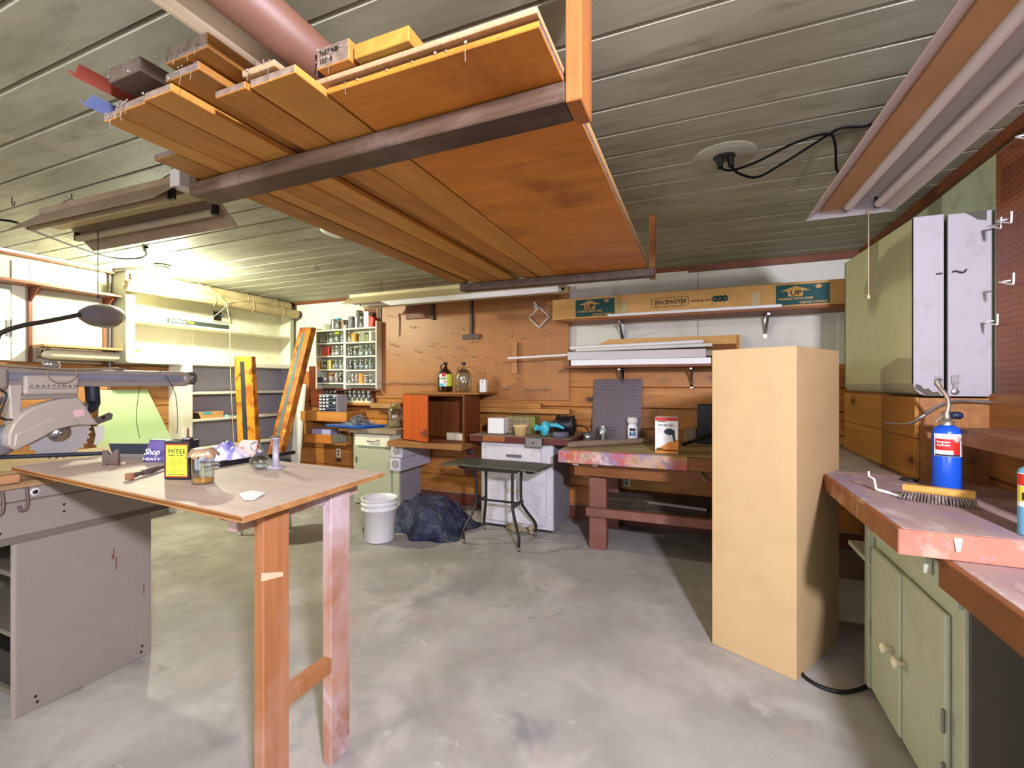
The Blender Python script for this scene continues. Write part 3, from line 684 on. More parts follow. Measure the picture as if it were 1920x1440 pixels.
def jar(px0,px1,zb,h,label,grp,glass='jar',lid='silver',fill=None,ff=.5,y=None,nm='glass_jar'):
    y=y or YF0+.048; x,r=span(px0,px1,y); r=min(r,.044)
    o=thing(nm,label,'jar',(x,y,zb),grp)
    MB().lathe([(0,.002),(r*.92,.002),(r,.012),(r,h*.78),(r*.82,h*.86),(r*.8,h*.9)],(x,y,zb),14).build('glass',M[glass],o)
    if fill: MB().lathe([(0,.006),(r*.86,.006),(r*.88,.014),(r*.88,h*ff),(r*.5,h*ff+.012),(0,h*ff+.015)],(x,y,zb),12).build('contents',M[fill] if isinstance(fill,str) else fill,o)
    if lid: MB().lathe([(0,h*.88),(r*.86,h*.88),(r*.88,h*.9),(r*.88,h),(0,h)],(x,y,zb),14).build('lid',M[lid],o)
    return o
def tin(px0,px1,zb,h,label,mat,y=None,rect=False,grp=None,cat='tin',nm='tin_can'):
    y=y or YF0+.048; x,r=span(px0,px1,y)
    if rect:
        o=MB().box(x-r,x+r,y-.035,y+.035,zb,zb+h).build(nm,mat,None,.002)
    else:
        o=MB().lathe([(0,0),(r,0),(r*1.02,.003),(r,.006),(r,h-.006),(r*1.03,h-.003),(r,h),(r*.94,h-.003),(0,h-.004)],(x,y,zb),16).build(nm,mat)
    return tag(o,label,cat,grp)
pk=paint('pinkish_powder','c9a6a4',.8,var=.15,scale=20)
yl=paint('yellow_pack','cdbb6a',.6,var=.15,scale=12); rd=paint('red_tin','b4362e',.45,var=.15,scale=6); og=paint('orange_white_tin','d99a48',.5,var=.25,scale=9)
gg=paint('grey_green_tin','7f8270',.5,var=.12); dk=paint('dark_contents','35343a',.6,var=.3,scale=25)
# on top of the shelf
z=shelfz(0,620); z2=shelfz(0,675)
x,r=span(608,622,YF0+.048)
o=thing('plastic_dish','shallow clear plastic dish on the jar shelf top','dish',(x,YF0+.06,z))
MB().lathe([(0,.0),(r*.6,.0),(r,.075),(r*1.05,.08)],(x,YF0+.048,z),16).build('bowl',M['jarw'],o)
tin(622,630,z,.135,'plain tin can beside the clear dish on the jar shelf top',M['dsteel'])
jar(629,641,z,.14,'large jar with a blue lid on the jar shelf top','',fill='screws',ff=.7,lid='teal')
tin(641,647,z,.115,'small tan tin on the jar shelf top next to the divider',paint('tan_tin','9c7a58',.5,var=.2))
tin(648.5,653.5,z2,.10,'little black tin on the jar shelf top',M['black'])
tin(654.5,665,z2,.145,'tall grey tin of hardware on the jar shelf top',M['screws'])
tin(666,674,z2,.14,'bright tin can on the jar shelf top under the brown lid jar',M['steel'])
jar(674.5,684,z2,.12,'jar with pale green contents beside the white and red carton','',fill=gg,ff=.6)
x,r=span(666,682,YF0+.06); jar(667,681,z2+.146,.07,'squat jar with a brown lid stacked on the tin cans','',fill=dk,ff=.5,lid='cardd',y=YF0+.075)
x,r=span(687,705,YF0+.06)
o=thing('carton','white and red carton on the end of the jar shelf top','box',(x,YF0+.06,z2))
MB().box(x-r,x+r*.0,YF0+.01,YF0+.09,z2,z2+.19).build('white_half',M['wlabel'],o,.002)
MB().prism([(x,YF0+.01,z2),(x+r*.8,YF0+.01,z2),(x+r*1.1,YF0+.01,z2+.11),(x,YF0+.01,z2+.14)],(0,.08,0)).build('red_half',M['red'],o)
# compartments: (row below index, px0, px1, height, kind)
def comp(i,items,where):
    for (a,b,h,k) in items:
        zb=shelfz(i,(a+b)/2)+.001
        g='jars in the '+where; L='clear jar of odds and ends, jar shelf '+where
        if k=='j': jar(a,b,zb,h,L,g,fill='wsheet',ff=.35)
        elif k=='s': jar(a,b,zb,h,'jar of grey hardware, jar shelf '+where,g+' with hardware',fill='screws',ff=.6)
        elif k=='k': jar(a,b,zb,h,'jar with dark contents, jar shelf '+where,g+' with dark contents',fill=dk,ff=.65)
        elif k=='p': jar(a,b,zb,h,'jar with pinkish contents, jar shelf '+where,g+' with pinkish contents',fill=pk,ff=.8)
        elif k=='y': jar(a,b,zb,h,'glass jar with a yellow lid in the '+where,'',lid='yellow',fill='screws',ff=.6)
        elif k=='o': jar(a,b,zb,h,'glass jar with an orange lid in the '+where,'',lid='orangeb',fill=pk,ff=.6)
        elif k=='w': jar(a,b,zb,h,'glass jar with a white lid in the '+where,'',lid='white',fill=pk,ff=.7)
        elif isinstance(k,tuple): tin(a,b,zb,h,k[0],k[1],rect=k[2])
comp(1,[(601,606,.115,'j'),(606.5,612.5,.10,'s'),(613,617.5,.10,'j'),(618,628,.115,'j'),(628.5,639,.125,'y'),(639.3,643.5,.12,'j')],'first column, top compartment')
comp(1,[(653,660,.125,'j'),(660.5,671,.105,('orange and white tin in the second column of the jar shelf',og,False)),(673,678,.105,'s'),(678.3,688,.11,('grey-green box in the second column of the jar shelf',gg,True)),(688.5,695,.085,('small olive box beside the grey-green one in the jar shelf',M['olive'],True)),(695.5,699.5,.12,('narrow white packet at the end of the top compartment',M['wlabel'],True))],'second column, top compartment')
comp(2,[(601,606,.115,'j'),(606.5,621.5,.11,('square red tin in the jar shelf',rd,True)),(622,627.5,.11,'j'),(628,639,.12,'j'),(639.3,643.5,.12,'w')],'first column, second compartment')
comp(2,[(653,656.5,.12,'j'),(657,663,.115,'k'),(663.3,672.5,.105,'s'),(673.3,684,.12,'j'),(685,692.5,.125,'j'),(693,699,.125,'s')],'second column, second compartment')
comp(3,[(598,603.5,.10,('narrow orange and white packet in the jar shelf',og,True)),(604,616,.12,'k'),(616.5,624,.115,('pale yellow packet in the jar shelf',yl,True)),(624.5,627.5,.12,'j'),(628,636,.115,'s'),(636.5,643.5,.115,'j')],'first column, third compartment')
comp(3,[(650,654.5,.12,'j'),(655,662,.115,'k'),(664,673,.12,'s'),(674,684,.12,'s'),(684.5,691.5,.125,'j'),(692,699.5,.12,'s')],'second column, third compartment')
comp(4,[(597,605,.07,('dark little tin low in the jar shelf',dk,False)),(606,616,.125,'p'),(617,627,.115,'o'),(628,635.5,.12,'p'),(636,643.5,.12,'k')],'first column, bottom compartment')
comp(4,[(652.5,658.5,.075,'j'),(659,665.5,.12,'p'),(666,673.5,.12,'p'),(674,682,.12,('orange-brown tin low in the jar shelf',og,False)),(682.5,692,.10,'w'),(692.5,698.5,.11,'j')],'second column, bottom compartment')
for a,b in ((603.5,609),(610.5,616.5),(618,624),(626,632.5),(646,651),(653.5,660.5),(662,669.5),(671,678),(679,686),(688.5,696.5)):
    y=YF0+.048; x,r=span(a,b,y); L='small glass jar screwed by its lid under the jar shelf'
    o=thing('hanging_jar',L,'jar',(x,y,1.262),'jars hanging under the jar shelf')
    MB().lathe([(r*.8,-.014),(r,-.028),(r,-.10),(r*.85,-.112),(0,-.112)],(x,y,1.262),12).build('glass',M['jar'],o)
    MB().lathe([(0,0),(r*.86,0),(r*.86,-.016),(0,-.016)],(x,y,1.262),12).build('lid',M['silver'],o)
    MB().lathe([(0,-.05),(r*.85,-.05),(r*.88,-.09),(r*.8,-.105),(0,-.105)],(x,y,1.262),10).build('contents',M['screws'],o)
# ---------- wooden ledge shelves below ----------
sb=thing('corner_shelf','pine box shelf with an open drawer under the parts organizer','shelf',(-4.2,4.3,.63))
x0,x1=AY(565,780,4.2).x,AY(628,780,4.2).x
MB().box(-4.52,-3.80,4.16,4.472,.905,1.018).build('top',wood('shelf_pine','c98a44','a8692c',0,1,.5),sb,.003)
MB().box(-4.47,-4.44,4.17,4.46,.63,.905).build('side',M['pinesd'],sb)
MB().box(-3.83,-3.80,4.22,4.46,.63,.905).build('side',M['pinesd'],sb)
MB().box(-4.47,-3.82,4.17,4.46,.63,.645).build('bottom',M['pinesd'],sb)
dr=MB().box(-4.43,-4.0,4.13,4.15,.645,.75).build('drawer_front',wood('drawer_pine','c07830','9c5820',0,1,.5),sb,.003)
MB().box(-4.02,-4.0,4.15,4.42,.645,.74).build('drawer_side',M['gcab'],sb)
o=MB().box(-4.40,-4.10,4.22,4.40,.68,.80).build('lilac_box',paint('lilac_card','a8a2c8',.6,var=.08),None,.002); tag(o,'lilac carton inside the open pine drawer','box')
# parts organizer
og_=thing('parts_organizer','grey small-parts cabinet of little clear drawers','organizer',(-4.05,4.22,1.019))
x0,x1=-4.245,-3.965
MB().box(x0,-3.80,4.17,4.19,1.019,1.022).build('base_plate',M['fixd'],og_)
MB().box(x0,x1,4.185,4.35,1.019,1.222).build('cabinet',paint('organizer_grey','a8a8b0',.45,var=.04),og_,.002)
for r_ in range(5):
    for c_ in range(5):
        xx=x0+.012+c_*.053; zz=1.026+r_*.039
        d=MB().box(xx,xx+.046,4.176,4.19,zz,zz+.032).build('drawer',M['navy'] if (r_<2 and c_<4) or (r_==4 and c_>2) else M['slate'],og_,.001)
        if (r_>1 and c_<3) or R.random()<.3: MB().box(xx+.006,xx+.04,4.172,4.176,zz+.013,zz+.029).build('label_card',M['wlabel'],d)
# wall outlet
def outlet(c,n,label,wall='y',mat='cream'):
    c=Vector(c); o=thing('wall_outlet',label,'outlet',c)
    if wall=='y':
        MB().box(c.x-.036,c.x+.036,c.y-.006,c.y,c.z-.057,c.z+.057).build('plate',M[mat],o,.002)
        for s in (-.02,.02): MB().cyl((c.x,c.y-.006,c.z+s),(c.x,c.y-.008,c.z+s),.014,12).build('socket',M['iron'],o)
    else:
        MB().box(c.x-.006,c.x,c.y-.057,c.y+.057,c.z-.036,c.z+.036).build('plate',M[mat],o,.002)
        for s in (-.022,.022): MB().cyl((c.x-.006,c.y+s,c.z),(c.x-.008,c.y+s,c.z),.014,12).build('socket',M['iron'],o)
outlet(AY(635,849,YB-.021),2,'ivory wall outlet below the open pine drawer')
outlet(AY(1175,902,YB-.021),2,'wall outlet in the shade under the spray-painted bench')
o=MB().box(-3.82,-3.76,4.30,4.472,.13,.86); tag(o.build('wood_post',M['pine'],None,.003),'pine upright and cleat beside the grey-green cabinet','post')
# white stick and ledge pieces
a,b=AY(651,751,4.42),AY(697,752,4.42)
o=MB().prism([(a.x,4.40,a.z-.03),(b.x,4.40,b.z-.03),(b.x,4.40,b.z+.035),(a.x+.05,4.40,a.z+.04),(a.x-.02,4.40,a.z+.02),(a.x-.02,4.40,a.z-.01)],(0,.06,0))
MBL=MB().box(a.x-.03,b.x+.02,4.39,4.474,a.z-.055,a.z-.031); tag(MBL.build('ledge_shelf',M['pine'],None,.002),'short pine ledge holding the cream scrap under the jars','ledge')
tag(o.build('scrap_of_moulding',M['cream'],None,.01,2),'cream scrap of moulding lying on the pine ledge under the jars','scrap')
a,b=AY(698,760,4.40),AY(754,760,4.40)
o=MB().box(a.x,b.x,4.36,4.474,a.z-.03,a.z+.03); tag(o.build('ledge_shelf',wood('ledge_pine','b98a58','8f6238',0,1,.5),None,.003),'short grey-brown wooden ledge above the glass bottle','ledge')
o=MB().box(-2.20,-1.19,4.37,4.474,1.05,1.098).box(-2.2,-1.5,4.40,4.474,1.098,1.15); tag(o.build('ledge_shelf',wood('ledge_amber','c08a4c','9c662e',0,1,.5),None,.003),'long amber pine ledge under the tan pegboard','ledge')
a,b=AY(640,777,4.3),AY(700,765,4.3)
# ---------- counters and base cabinets ----------
CZ=.862
o=MB().box(-3.60,-2.97,3.985,4.47,CZ-.052,CZ); tag(o.build('worktop',M['cdust'],None,.004),'dusty counter board over the grey-green cabinet','counter')
o=MB().box(-3.79,-3.605,4.02,4.47,CZ-.045,CZ-.008); tag(o.build('counter_board',M['plyedge'],None,.004),'bare board under the blue tray, joining the dusty counter','board')
cab=thing('base_cabinet','grey-green base cabinet with one drawer under the dusty counter','cabinet',(-3.3,4.25,0))
MB().box(-3.61,-2.985,4.06,4.47,.02,CZ-.053).build('body',M['gcab'],cab,.003)
MB().box(-2.986,-2.981,4.08,4.46,.02,CZ-.06).build('side_face',M['lilac'],cab)  # thin sheet carrying the purple shade of this side
dw=MB().box(-3.56,-3.10,4.03,4.06,.665,.795).build('drawer',M['sagew'],cab,.004)
MB().tube(smoothpath([(-3.37,4.03,.722),(-3.37,4.005,.722),(-3.28,4.003,.722),(-3.24,4.01,.73),(-3.24,4.03,.74)],3),.007,6).build('handle',M['dsteel'],dw)
dd=MB().box(-3.55,-3.08,4.045,4.06,.06,.635).build('door',M['gcab'],cab,.004)
MB().box(-3.56,-3.545,4.038,4.046,.47,.54).build('hinge',M['dsteel'],dd)
MB().box(-3.56,-3.545,4.038,4.046,.13,.20).build('hinge',M['dsteel'],dd)
# two plastic boxes without outlets hung beside it
for k,(z0,z1,dx,lb) in enumerate(((.585,.712,0,'upper pale electrical box with a round emblem on the cabinet side'),(.45,.58,-.02,'lower pale electrical box with a round emblem on the cabinet side'))):
    o=thing('electrical_box',lb,'box',(-2.86,4.0,z0))
    MB().box(-2.978,-2.83+dx*.5,3.90+k*.0+dx,4.44,z0,z1).build('case',paint('box_lilac%d'%k,'bcb8c6',.45,var=.03),o,.008,2)
    c=V(-2.905,3.90+dx-.002,(z0+z1)/2+.01); MB().lathe([(.028,0),(.036,0),(.036,.004),(.028,.004)],c,18,(0,-1,0)).build('ring',M['fixd'],o)
    MB().prism([c+V(-.012,-.003,-.012),c+V(.014,-.003,-.012),c+V(0,-.003,.016)],(0,.002,0)).build('emblem',M['fixd'],o)
# low board between the cabinets with the veneered box
o=MB().box(-2.945,-2.085,3.80,4.47,.715,.772); tag(o.build('thick_shelf_board',wood('thick_fir','a87646','85562e',0,1,.55,stain=.3),None,.004),'thick fir board spanning between the two cabinets','board')
tv=thing('wooden_cabinet','old veneered cabinet with one orange door, standing on the fir board','cabinet',(-2.5,4.1,.773))
a=V(-2.84,3.93,0); zt,zb=1.245,.774
MB().box(-2.84,-2.115,3.92,4.24,zt-.018,zt).build('top',M['walnut'],tv,.003)
MB().box(-2.84,-2.115,3.92,4.24,zb,zb+.018).build('bottom',M['walnut'],tv,.003)
MB().box(-2.84,-2.822,3.92,4.24,zb,zt).build('side',M['walnut'],tv,.003)
MB().box(-2.133,-2.113,3.91,4.25,zb,zt).build('side',M['walnut'],tv,.003)
MB().box(-2.822,-2.133,4.22,4.235,zb,zt).build('back',M['walnut'],tv)
an=-.33; ux,uy=math.cos(an),math.sin(an)
p=V(-2.835,3.915,0)
dr=MB().hexa([(p.x,p.y,zb+.01),(p.x+ux*.40,p.y+uy*.40,zb+.005),(p.x+ux*.40+.005,p.y+uy*.40+.018,zb+.005),(p.x+.005,p.y+.018,zb+.01)],[(p.x,p.y,zt-.005),(p.x+ux*.40,p.y+uy*.40,zt-.005),(p.x+ux*.40+.005,p.y+uy*.40+.018,zt-.005),(p.x+.005,p.y+.018,zt-.005)]).build('door',M['mahog'],tv,.002)
q=p+V(ux*.36,uy*.36,.85); MB().prism([q+V(-.04,-.014,.02),q+V(.0,-.02,-.02),q+V(.03,-.024,.0),q+V(.03,-.024,.06)],(0,.003,0)).build('torn_veneer',M['brown'],dr)
o=MB().box(-2.34,-2.25,3.95,4.05,.7925,.865).box(-2.24,-2.15,3.94,4.06,.7925,.862); tag(o.build('cardboard_carton',paint('grey_carton','c4b8a0',.7,var=.12,scale=14),None,.004),'pale carton in two halves inside the veneered cabinet','box')
o=MB().box(-2.86,-2.00,3.98,4.46,1.246,1.266); tag(o.build('top_board',wood('thin_board','a8743c','86562a',0,1,.5),None,.002),'thin loose board on top of the veneered cabinet','board')
# jugs
def jug(c,R0,h,label,glass,liquid=None):
    o=thing('glass_jug',label,'jug',c); c=Vector(c)
    MB().lathe([(0,.003),(R0*.85,.003),(R0,.02),(R0,h*.55),(R0*.93,h*.64),(R0*.6,h*.74),(R0*.27,h*.80),(R0*.25,h*.92)],c,22).build('glass',M[glass],o)
    MB().lathe([(0,h*.92),(R0*.29,h*.92),(R0*.29,h),(0,h)],c,14).build('cap',M['black'] if liquid else M['navy'],o)
    return o
c=AY(835,733,4.13); c.z=1.267
j=jug(c,.078,.31,'dark glass jug with a yellow and white label on the veneered cabinet','amberj',1)
MB().lathe([(0,.006),(.066,.006),(.073,.02),(.073,.065),(0,.065)],c,18).build('liquid',paint('brown_liquid','5a2410',.2,var=.1),j)
MB().tube(arc(c+V(-.03,0,.26),(-1,0,0),(0,0,1),.026,-1.4,1.6,8),.007,6).build('ring_handle',M['black'],j)
def wrap(o,c,r,a0,a1,z0,z1,mat,nm,n=14):
    m=MB(); vs=[];fs=[]
    for i in range(n+1):
        a=a0+(a1-a0)*i/n; d=V(math.sin(a),-math.cos(a),0)*r
        vs+= [c+d+V(0,0,z0),c+d+V(0,0,z1)]
    m.add(vs,[(2*i,2*i+2,2*i+3,2*i+1) for i in range(n)],True); return m.build(nm,mat,o)
aa=math.atan2(-c.x,-c.y) ; ac=math.atan2(c.x-0,c.y)  # label faces the room
wrap(j,c,.0795,-.75+.45,.25+.45,.06,.185,M['wlabel'],'label')
wrap(j,c,.0797,.25+.45,1.1+.45,.06,.185,M['yellow'],'label')
wrap(j,c,.0800,-.35+.45,.15+.45,.16,.20,M['red'],'label_patch',6)
wrap(j,c,.0800,-.70+.45,.2+.45,.128,.150,paint('label_cream','efe6a0',.5,bump=0),'label_band',6)
wrap(j,c,.0800,-.70+.45,-.05+.45,.062,.088,M['teal'],'label_patch',6)
wrap(j,c,.0802,-.1+.45,.15+.45,.098,.112,M['red'],'label_patch',4)
d=V(math.sin(.25),-math.cos(.25),0); rt=V(math.cos(.25),math.sin(.25),0)
words('CIDER',j,c+d*.083+rt*-.036+V(0,0,.131),rt,(0,0,1),.022,M['ink'],bold=.0006,width=.062)
c=AY(869,737,4.13); c.z=1.267
j=jug(c,.083,.305,'clear glass jug with a wire bail on the veneered cabinet','jarw')
MB().lathe([(.036,.222),(.058,.214),(.058,.206),(.034,.21)],c,18).build('collar',M['iron'],j)
MB().tube(smoothpath([c+V(-.03,-.01,.27),c+V(-.06,-.01,.25),c+V(-.065,-.02,.21)],4),.003,5).tube(smoothpath([c+V(.06,-.02,.21),c+V(.085,-.03,.14),c+V(.075,-.045,.09),c+V(.02,-.083,.07)],4),.003,5).build('bail_wire',M['iron'],j)
c=AY(907,737,4.2)
o=thing('small_carton','little white carton with a grey emblem beside the clear jug','box',(c.x,4.2,1.267))
MB().box(c.x-.033,c.x+.033,4.17,4.22,1.267,1.395).build('carton',M['wlabel'],o,.003)
MB().ball((c.x,4.1695,1.372),.007,8,(1,.1,1)).ball((c.x+.006,4.1695,1.364),.004,8,(1,.1,1)).build('emblem',M['fixd'],o)
# bottle behind the door
c=V(-2.93,4.25,.863); c.x=AY(742,800,4.25).x
o=thing('glass_bottle','dusty wide glass bottle on the dusty counter beside the orange door','bottle',c)
MB().lathe([(0,.003),(.085,.003),(.095,.02),(.095,.19),(.06,.235),(.045,.25),(.045,.275)],c,20).build('glass',M['jarw'],o)
MB().lathe([(0,.006),(.086,.006),(.088,.075),(0,.078)],c,16).build('sediment',paint('sediment','b79a68',.8),o)
# blue tray of nails
c=AY(668,800,4.08)
bt=thing('blue_tray','blue plastic tray heaped with nails on the counter','tray',(c.x,4.1,CZ))
x0,x1=AY(620,800,4.05).x,AY(714,795,4.15).x
MB().hexa([(x0,3.99,CZ+.002),(x1-.1,3.93,CZ+.002),(x1,4.22,CZ+.002),(x0+.15,4.34,CZ+.002)],[(x0-.02,3.97,CZ+.028),(x1-.09,3.91,CZ+.028),(x1+.02,4.23,CZ+.028),(x0+.14,4.36,CZ+.028)]).build('tray',M['bluet'],bt,.004)
mh=MB(); cc=V((x0+x1)/2+.02,4.13,CZ+.03)
for i in range(420):
    a=R.uniform(0,6.28); rr=abs(R.gauss(0,.075)); rr=min(rr,.16); h=.10*math.exp(-(rr/.085)**2)
    p=cc+V(math.cos(a)*rr*1.3,math.sin(a)*rr*.9,R.uniform(0,h)+.004); dv=V(R.uniform(-1,1),R.uniform(-1,1),R.uniform(-.5,.7)).normalized()*.035
    mh.tube([p-dv,p+dv],.0022,4,False)
nm=mh.build('heap_of_nails',M['steel']); tag(nm,'heap of loose nails on the blue tray','nails',None,'stuff')
# middle counter + white cabinet
MC=.866
wk=thing('worktop','dark red edged worktop with a dusty surface over the white drawer cabinet','counter',(-1.54,4.16,MC-.058))
MB().box(-2.03,-1.045,3.85,4.47,MC-.058,MC-.002).build('slab',M['dred'],wk,.004)
MB().box(-2.03,-1.045,3.855,4.47,MC-.0015,MC+.0005).build('dusty_surface',M['cdust'],wk)
MB().box(-1.88,-1.66,3.844,3.85,MC-.05,MC-.002).build('bare_patch',wood('patch','a8683a','8a4f28',0,2),wk)
sw=thing('switch_plate','grey metal switch box on the edge of the dark red counter','switch',(-1.38,3.83,MC-.08))
MB().box(-1.445,-1.29,3.81,3.849,MC-.083,MC+.004).build('box',M['dsteel'],sw,.006,2)
MB().cyl((-1.37,3.81,MC-.04),(-1.37,3.80,MC-.04),.008,8).build('toggle',M['iron'],sw)
wc=thing('base_cabinet','worn white base cabinet with a drawer and two doors behind the typing table','cabinet',(-1.6,4.15,0))
x0,x1=-1.93,-1.215
MB().box(x0,x1,3.91,4.465,.03,MC-.059).build('body',M['wornw'],wc,.003)
MB().box(x0+.03,x1-.03,3.95,4.46,0,.03).build('plinth',M['iron'],wc)
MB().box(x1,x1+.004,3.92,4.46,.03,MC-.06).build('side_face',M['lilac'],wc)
dw=MB().box(x0+.06,x1-.11,3.885,3.909,.63,.775).build('drawer',M['wornw'],wc,.004)
MB().box(x0+.27,x0+.42,3.872,3.886,.675,.70).build('handle',M['dsteel'],dw,.003)
for k,(a,b) in enumerate(((x0+.06,-1.60),(-1.594,x1-.06))):
    dd=MB().box(a,b,3.888,3.909,.07,.60).build('door',M['wornw'],wc,.004)
    xx=b-.03 if k==0 else a+.03
    MB().lathe([(0,0),(.008,0),(.008,.018),(.019,.026),(.017,.036),(0,.038)],(xx,3.888,.37),12,(0,-1,0)).build('knob',M['cream'],dd)
# items on the middle counter
zt=MC+.001
c=AY(931,805,4.0); o=thing('white_cube_box','plain white square speaker box on the dark red counter','box',(c.x,4.05,zt))
MB().box(c.x-.085,c.x+.085,3.98,4.15,zt+.006,zt+.155).build('case',M['white'],o,.004)
MB().box(c.x-.075,c.x+.08,3.99,4.14,zt,zt+.006).build('base',M['black'],o)
c=AY(975,800,4.1); o=thing('drawer_organizer','olive metal small-drawer cabinet behind the pale tub','organizer',(c.x,4.2,zt))
x0=AY(951,800,4.1).x;x1=AY(1003,800,4.1).x
MB().box(x0,x1,4.10,4.24,zt,zt+.17).build('cabinet',M['olive'],o,.003)
for r_ in range(4):
    for c_ in range(4):
        xx=x0+.01+c_*(x1-x0-.06)/4; MB().box(xx,xx+(x1-x0-.06)/4-.006,4.094,4.10,zt+.01+r_*.038,zt+.04+r_*.038).build('drawer',M['fixd'],o)
c=AY(975,812,3.93); o=thing('plastic_tub','pale yellow plastic tub on the dark red counter','tub',(c.x,3.95,zt))
MB().lathe([(0,.001),(.052,.001),(.065,.085),(.070,.088),(.070,.10),(.066,.10),(.060,.09),(0,.088)],(c.x,3.95,zt),20).build('tub',paint('pale_yellow','e0bd84',.5,var=.03),o)
# teal sander + dark pad
c=AY(1030,818,3.93); c.z=zt
o=thing('teal_blower','teal plastic blower with a grey rubber body on the counter edge','tool',c)
MB().lathe([(0,0),(.058,0),(.07,.012),(.07,.035),(.055,.048),(.03,.05),(.028,.06),(.0,.06)],c+V(-.03,.03,.074),20,(-.75,-.62,.12)).build('housing',M['teal'],o)
MB().lathe([(.024,.05),(.026,.10),(.030,.105),(.030,.115),(.022,.115),(.020,.06)],c+V(-.03,.03,.074),14,(-.75,-.62,.12)).build('nozzle',M['teal'],o)
MB().tube([c+V(-.02,.04,.11),c+V(.06,.06,.105),c+V(.12,.06,.08)],[.022,.02,.012],8).build('handle',M['teal'],o)
MB().lathe([(0,0),(.075,0),(.075,.05),(0,.05)],c+V(.095,.03,.002),16).build('rubber_body',paint('grey_rubber','5c5a66',.6,var=.1),o)
# motor
c=AY(1060,792,4.12); c.z=zt
o=thing('electric_motor','black electric motor lying on the dark red counter','motor',c)
MB().lathe([(0,-.10),(.055,-.10),(.075,-.085),(.085,-.06),(.085,.06),(.075,.085),(.055,.10),(0,.10)],c+V(0,0,.10),20,(1,.1,0)).build('casing',M['black'],o)
MB().lathe([(.09,-.012),(.093,-.012),(.093,.012),(.09,.012)],c+V(-.07,0,.10),20,(1,.1,0)).lathe([(.09,-.012),(.093,-.012),(.093,.012),(.09,.012)],c+V(.07,0,.10),20,(1,.1,0)).build('ring',M['iron'],o)
MB().lathe([(0,-.135),(.034,-.135),(.034,-.10),(0,-.10)],c+V(0,0,.10),14,(1,.1,0)).build('pulley',M['dsteel'],o)
MB().box(c.x-.07,c.x+.07,c.y-.06,c.y+.06,zt,zt+.022).build('foot',M['iron'],o,.004)
MB().tube(smoothpath([c+V(.09,0,.10),c+V(.15,.03,.095),c+V(.20,.06,.06),c+V(.20,.08,.004)],4),.006,6).build('cord',M['black'],o)
# plug strip hung left of the white cabinet
c=AY(879,865,3.98)
o=thing('red_switch_board','dark red board with a round dial below the counter corner','switch board',(c.x,4.0,c.z-.15))
MB().box(c.x-.06,c.x+.05,4.0,4.03,c.z-.15,c.z+.14).build('board',M['dred'],o,.004)
MB().lathe([(0,.012),(.02,.012),(.03,.006),(.032,0)],(c.x,4.0,c.z+.09),16,(0,-1,0)).build('dial',M['iron'],o)
# ---------- upper shelves right of the pegboard ----------
ts=thing('wall_shelf','upper wood shelf on chrome brackets under the long carton','shelf',(-.1,4.36,1.955))
MB().box(-1.21,1.20,4.19,4.498,1.942,1.966).build('board',wood('shelf_wood','9a5c2c','743f1a',0,1,.5),ts,.003)
def bracket(par,x,z):
    m=MB().box(x-.012,x+.012,4.48,4.497,z-.19,z).beam((x,4.26,z-.012),(x,4.488,z-.012),.02,.012).beam((x,4.30,z-.014),(x,4.486,z-.16),.022,.006)
    return m.build('bracket',M['steel'],par)
bracket(ts,AY(1165,610,4.4).x,1.94); bracket(ts,AY(1437,600,4.4).x,1.94)
o=MB().box(AY(1140,585,4.22).x,AY(1465,570,4.22).x,4.195,4.22,1.967,1.992); tag(o.build('white_batten',M['white'],None,.002),'long white strip along the front of the upper wood shelf','strip')
bx=thing('folding_door_carton','very long brown carton printed with UP arrows on the upper shelf','box',(-.1,4.36,1.967))
ZB0,ZB1=1.967,2.165; XB0,XB1=-1.32,1.20
MB().box(XB0,XB1,4.225,4.46,ZB0,ZB1).build('carton',M['card'],bx,.004)
for pxs in ((1155,1178),(1409,1425)):
    a,b=AY(pxs[0],570,4.22).x,AY(pxs[1],570,4.22).x
    MB().box(a,b,4.2225,4.2252,ZB0+.02,ZB1-.06).build('tape',M['bamboo'],bx)
def uplabel(px0,px1):
    x0,x1=AY(px0,575,4.22).x,AY(px1,575,4.22).x; w=x1-x0; y=4.2238; z0,z1=ZB0+.018,ZB1-.02; h=z1-z0
    MB().box(x0,x1,y,y+.001,z0,z1).build('print_panel',M['tealp'],bx)
    def arrow(cx,zb,aw,ah,sw):
        MB().prism([(cx-sw,y-.0006,zb),(cx+sw,y-.0006,zb),(cx+sw,y-.0006,zb+ah*.5),(cx+aw,y-.0006,zb+ah*.5),(cx,y-.0006,zb+ah),(cx-aw,y-.0006,zb+ah*.5),(cx-sw,y-.0006,zb+ah*.5)],(0,.0005,0)).build('arrow',M['card'],bx)
    cx=x0+w*.37; arrow(cx,z0+h*.42,w*.29,h*.52,w*.14)
    arrow(x0+w*.8,z0+h*.76,w*.085,h*.2,w*.045)
    words('UP',bx,(cx-w*.10,y-.0008,z0+h*.46),(1,0,0),(0,0,1),h*.36,M['ink'],bold=.002,width=w*.2)
    words('HANDLE WITH CARE',bx,(x0+w*.05,y,z0+h*.25),(1,0,0),(0,0,1),h*.15,M['card'],bold=.0012,width=w*.64)
    words('USE NO HOOKS',bx,(x0+w*.45,y,z0+h*.05),(1,0,0),(0,0,1),h*.15,M['card'],bold=.0012,width=w*.5)
uplabel(1079,1152); uplabel(1455,1556)
x0,x1=AY(1226,570,4.22).x,AY(1286,570,4.22).x
m=MB(); n=12; pts=[]
for i in range(n+1): pts.append((x0-.02+(x1-x0+.04)*i/n,ZB0+.135+(.012 if i%2 else 0)))
bot=[(a,ZB0+.075-(.012 if i%2 else 0)) for i,(a,b) in enumerate(pts)]
ring=[V(a,4.2245,b) for a,b in pts]+[V(a,4.2245,b) for a,b in reversed(bot)]
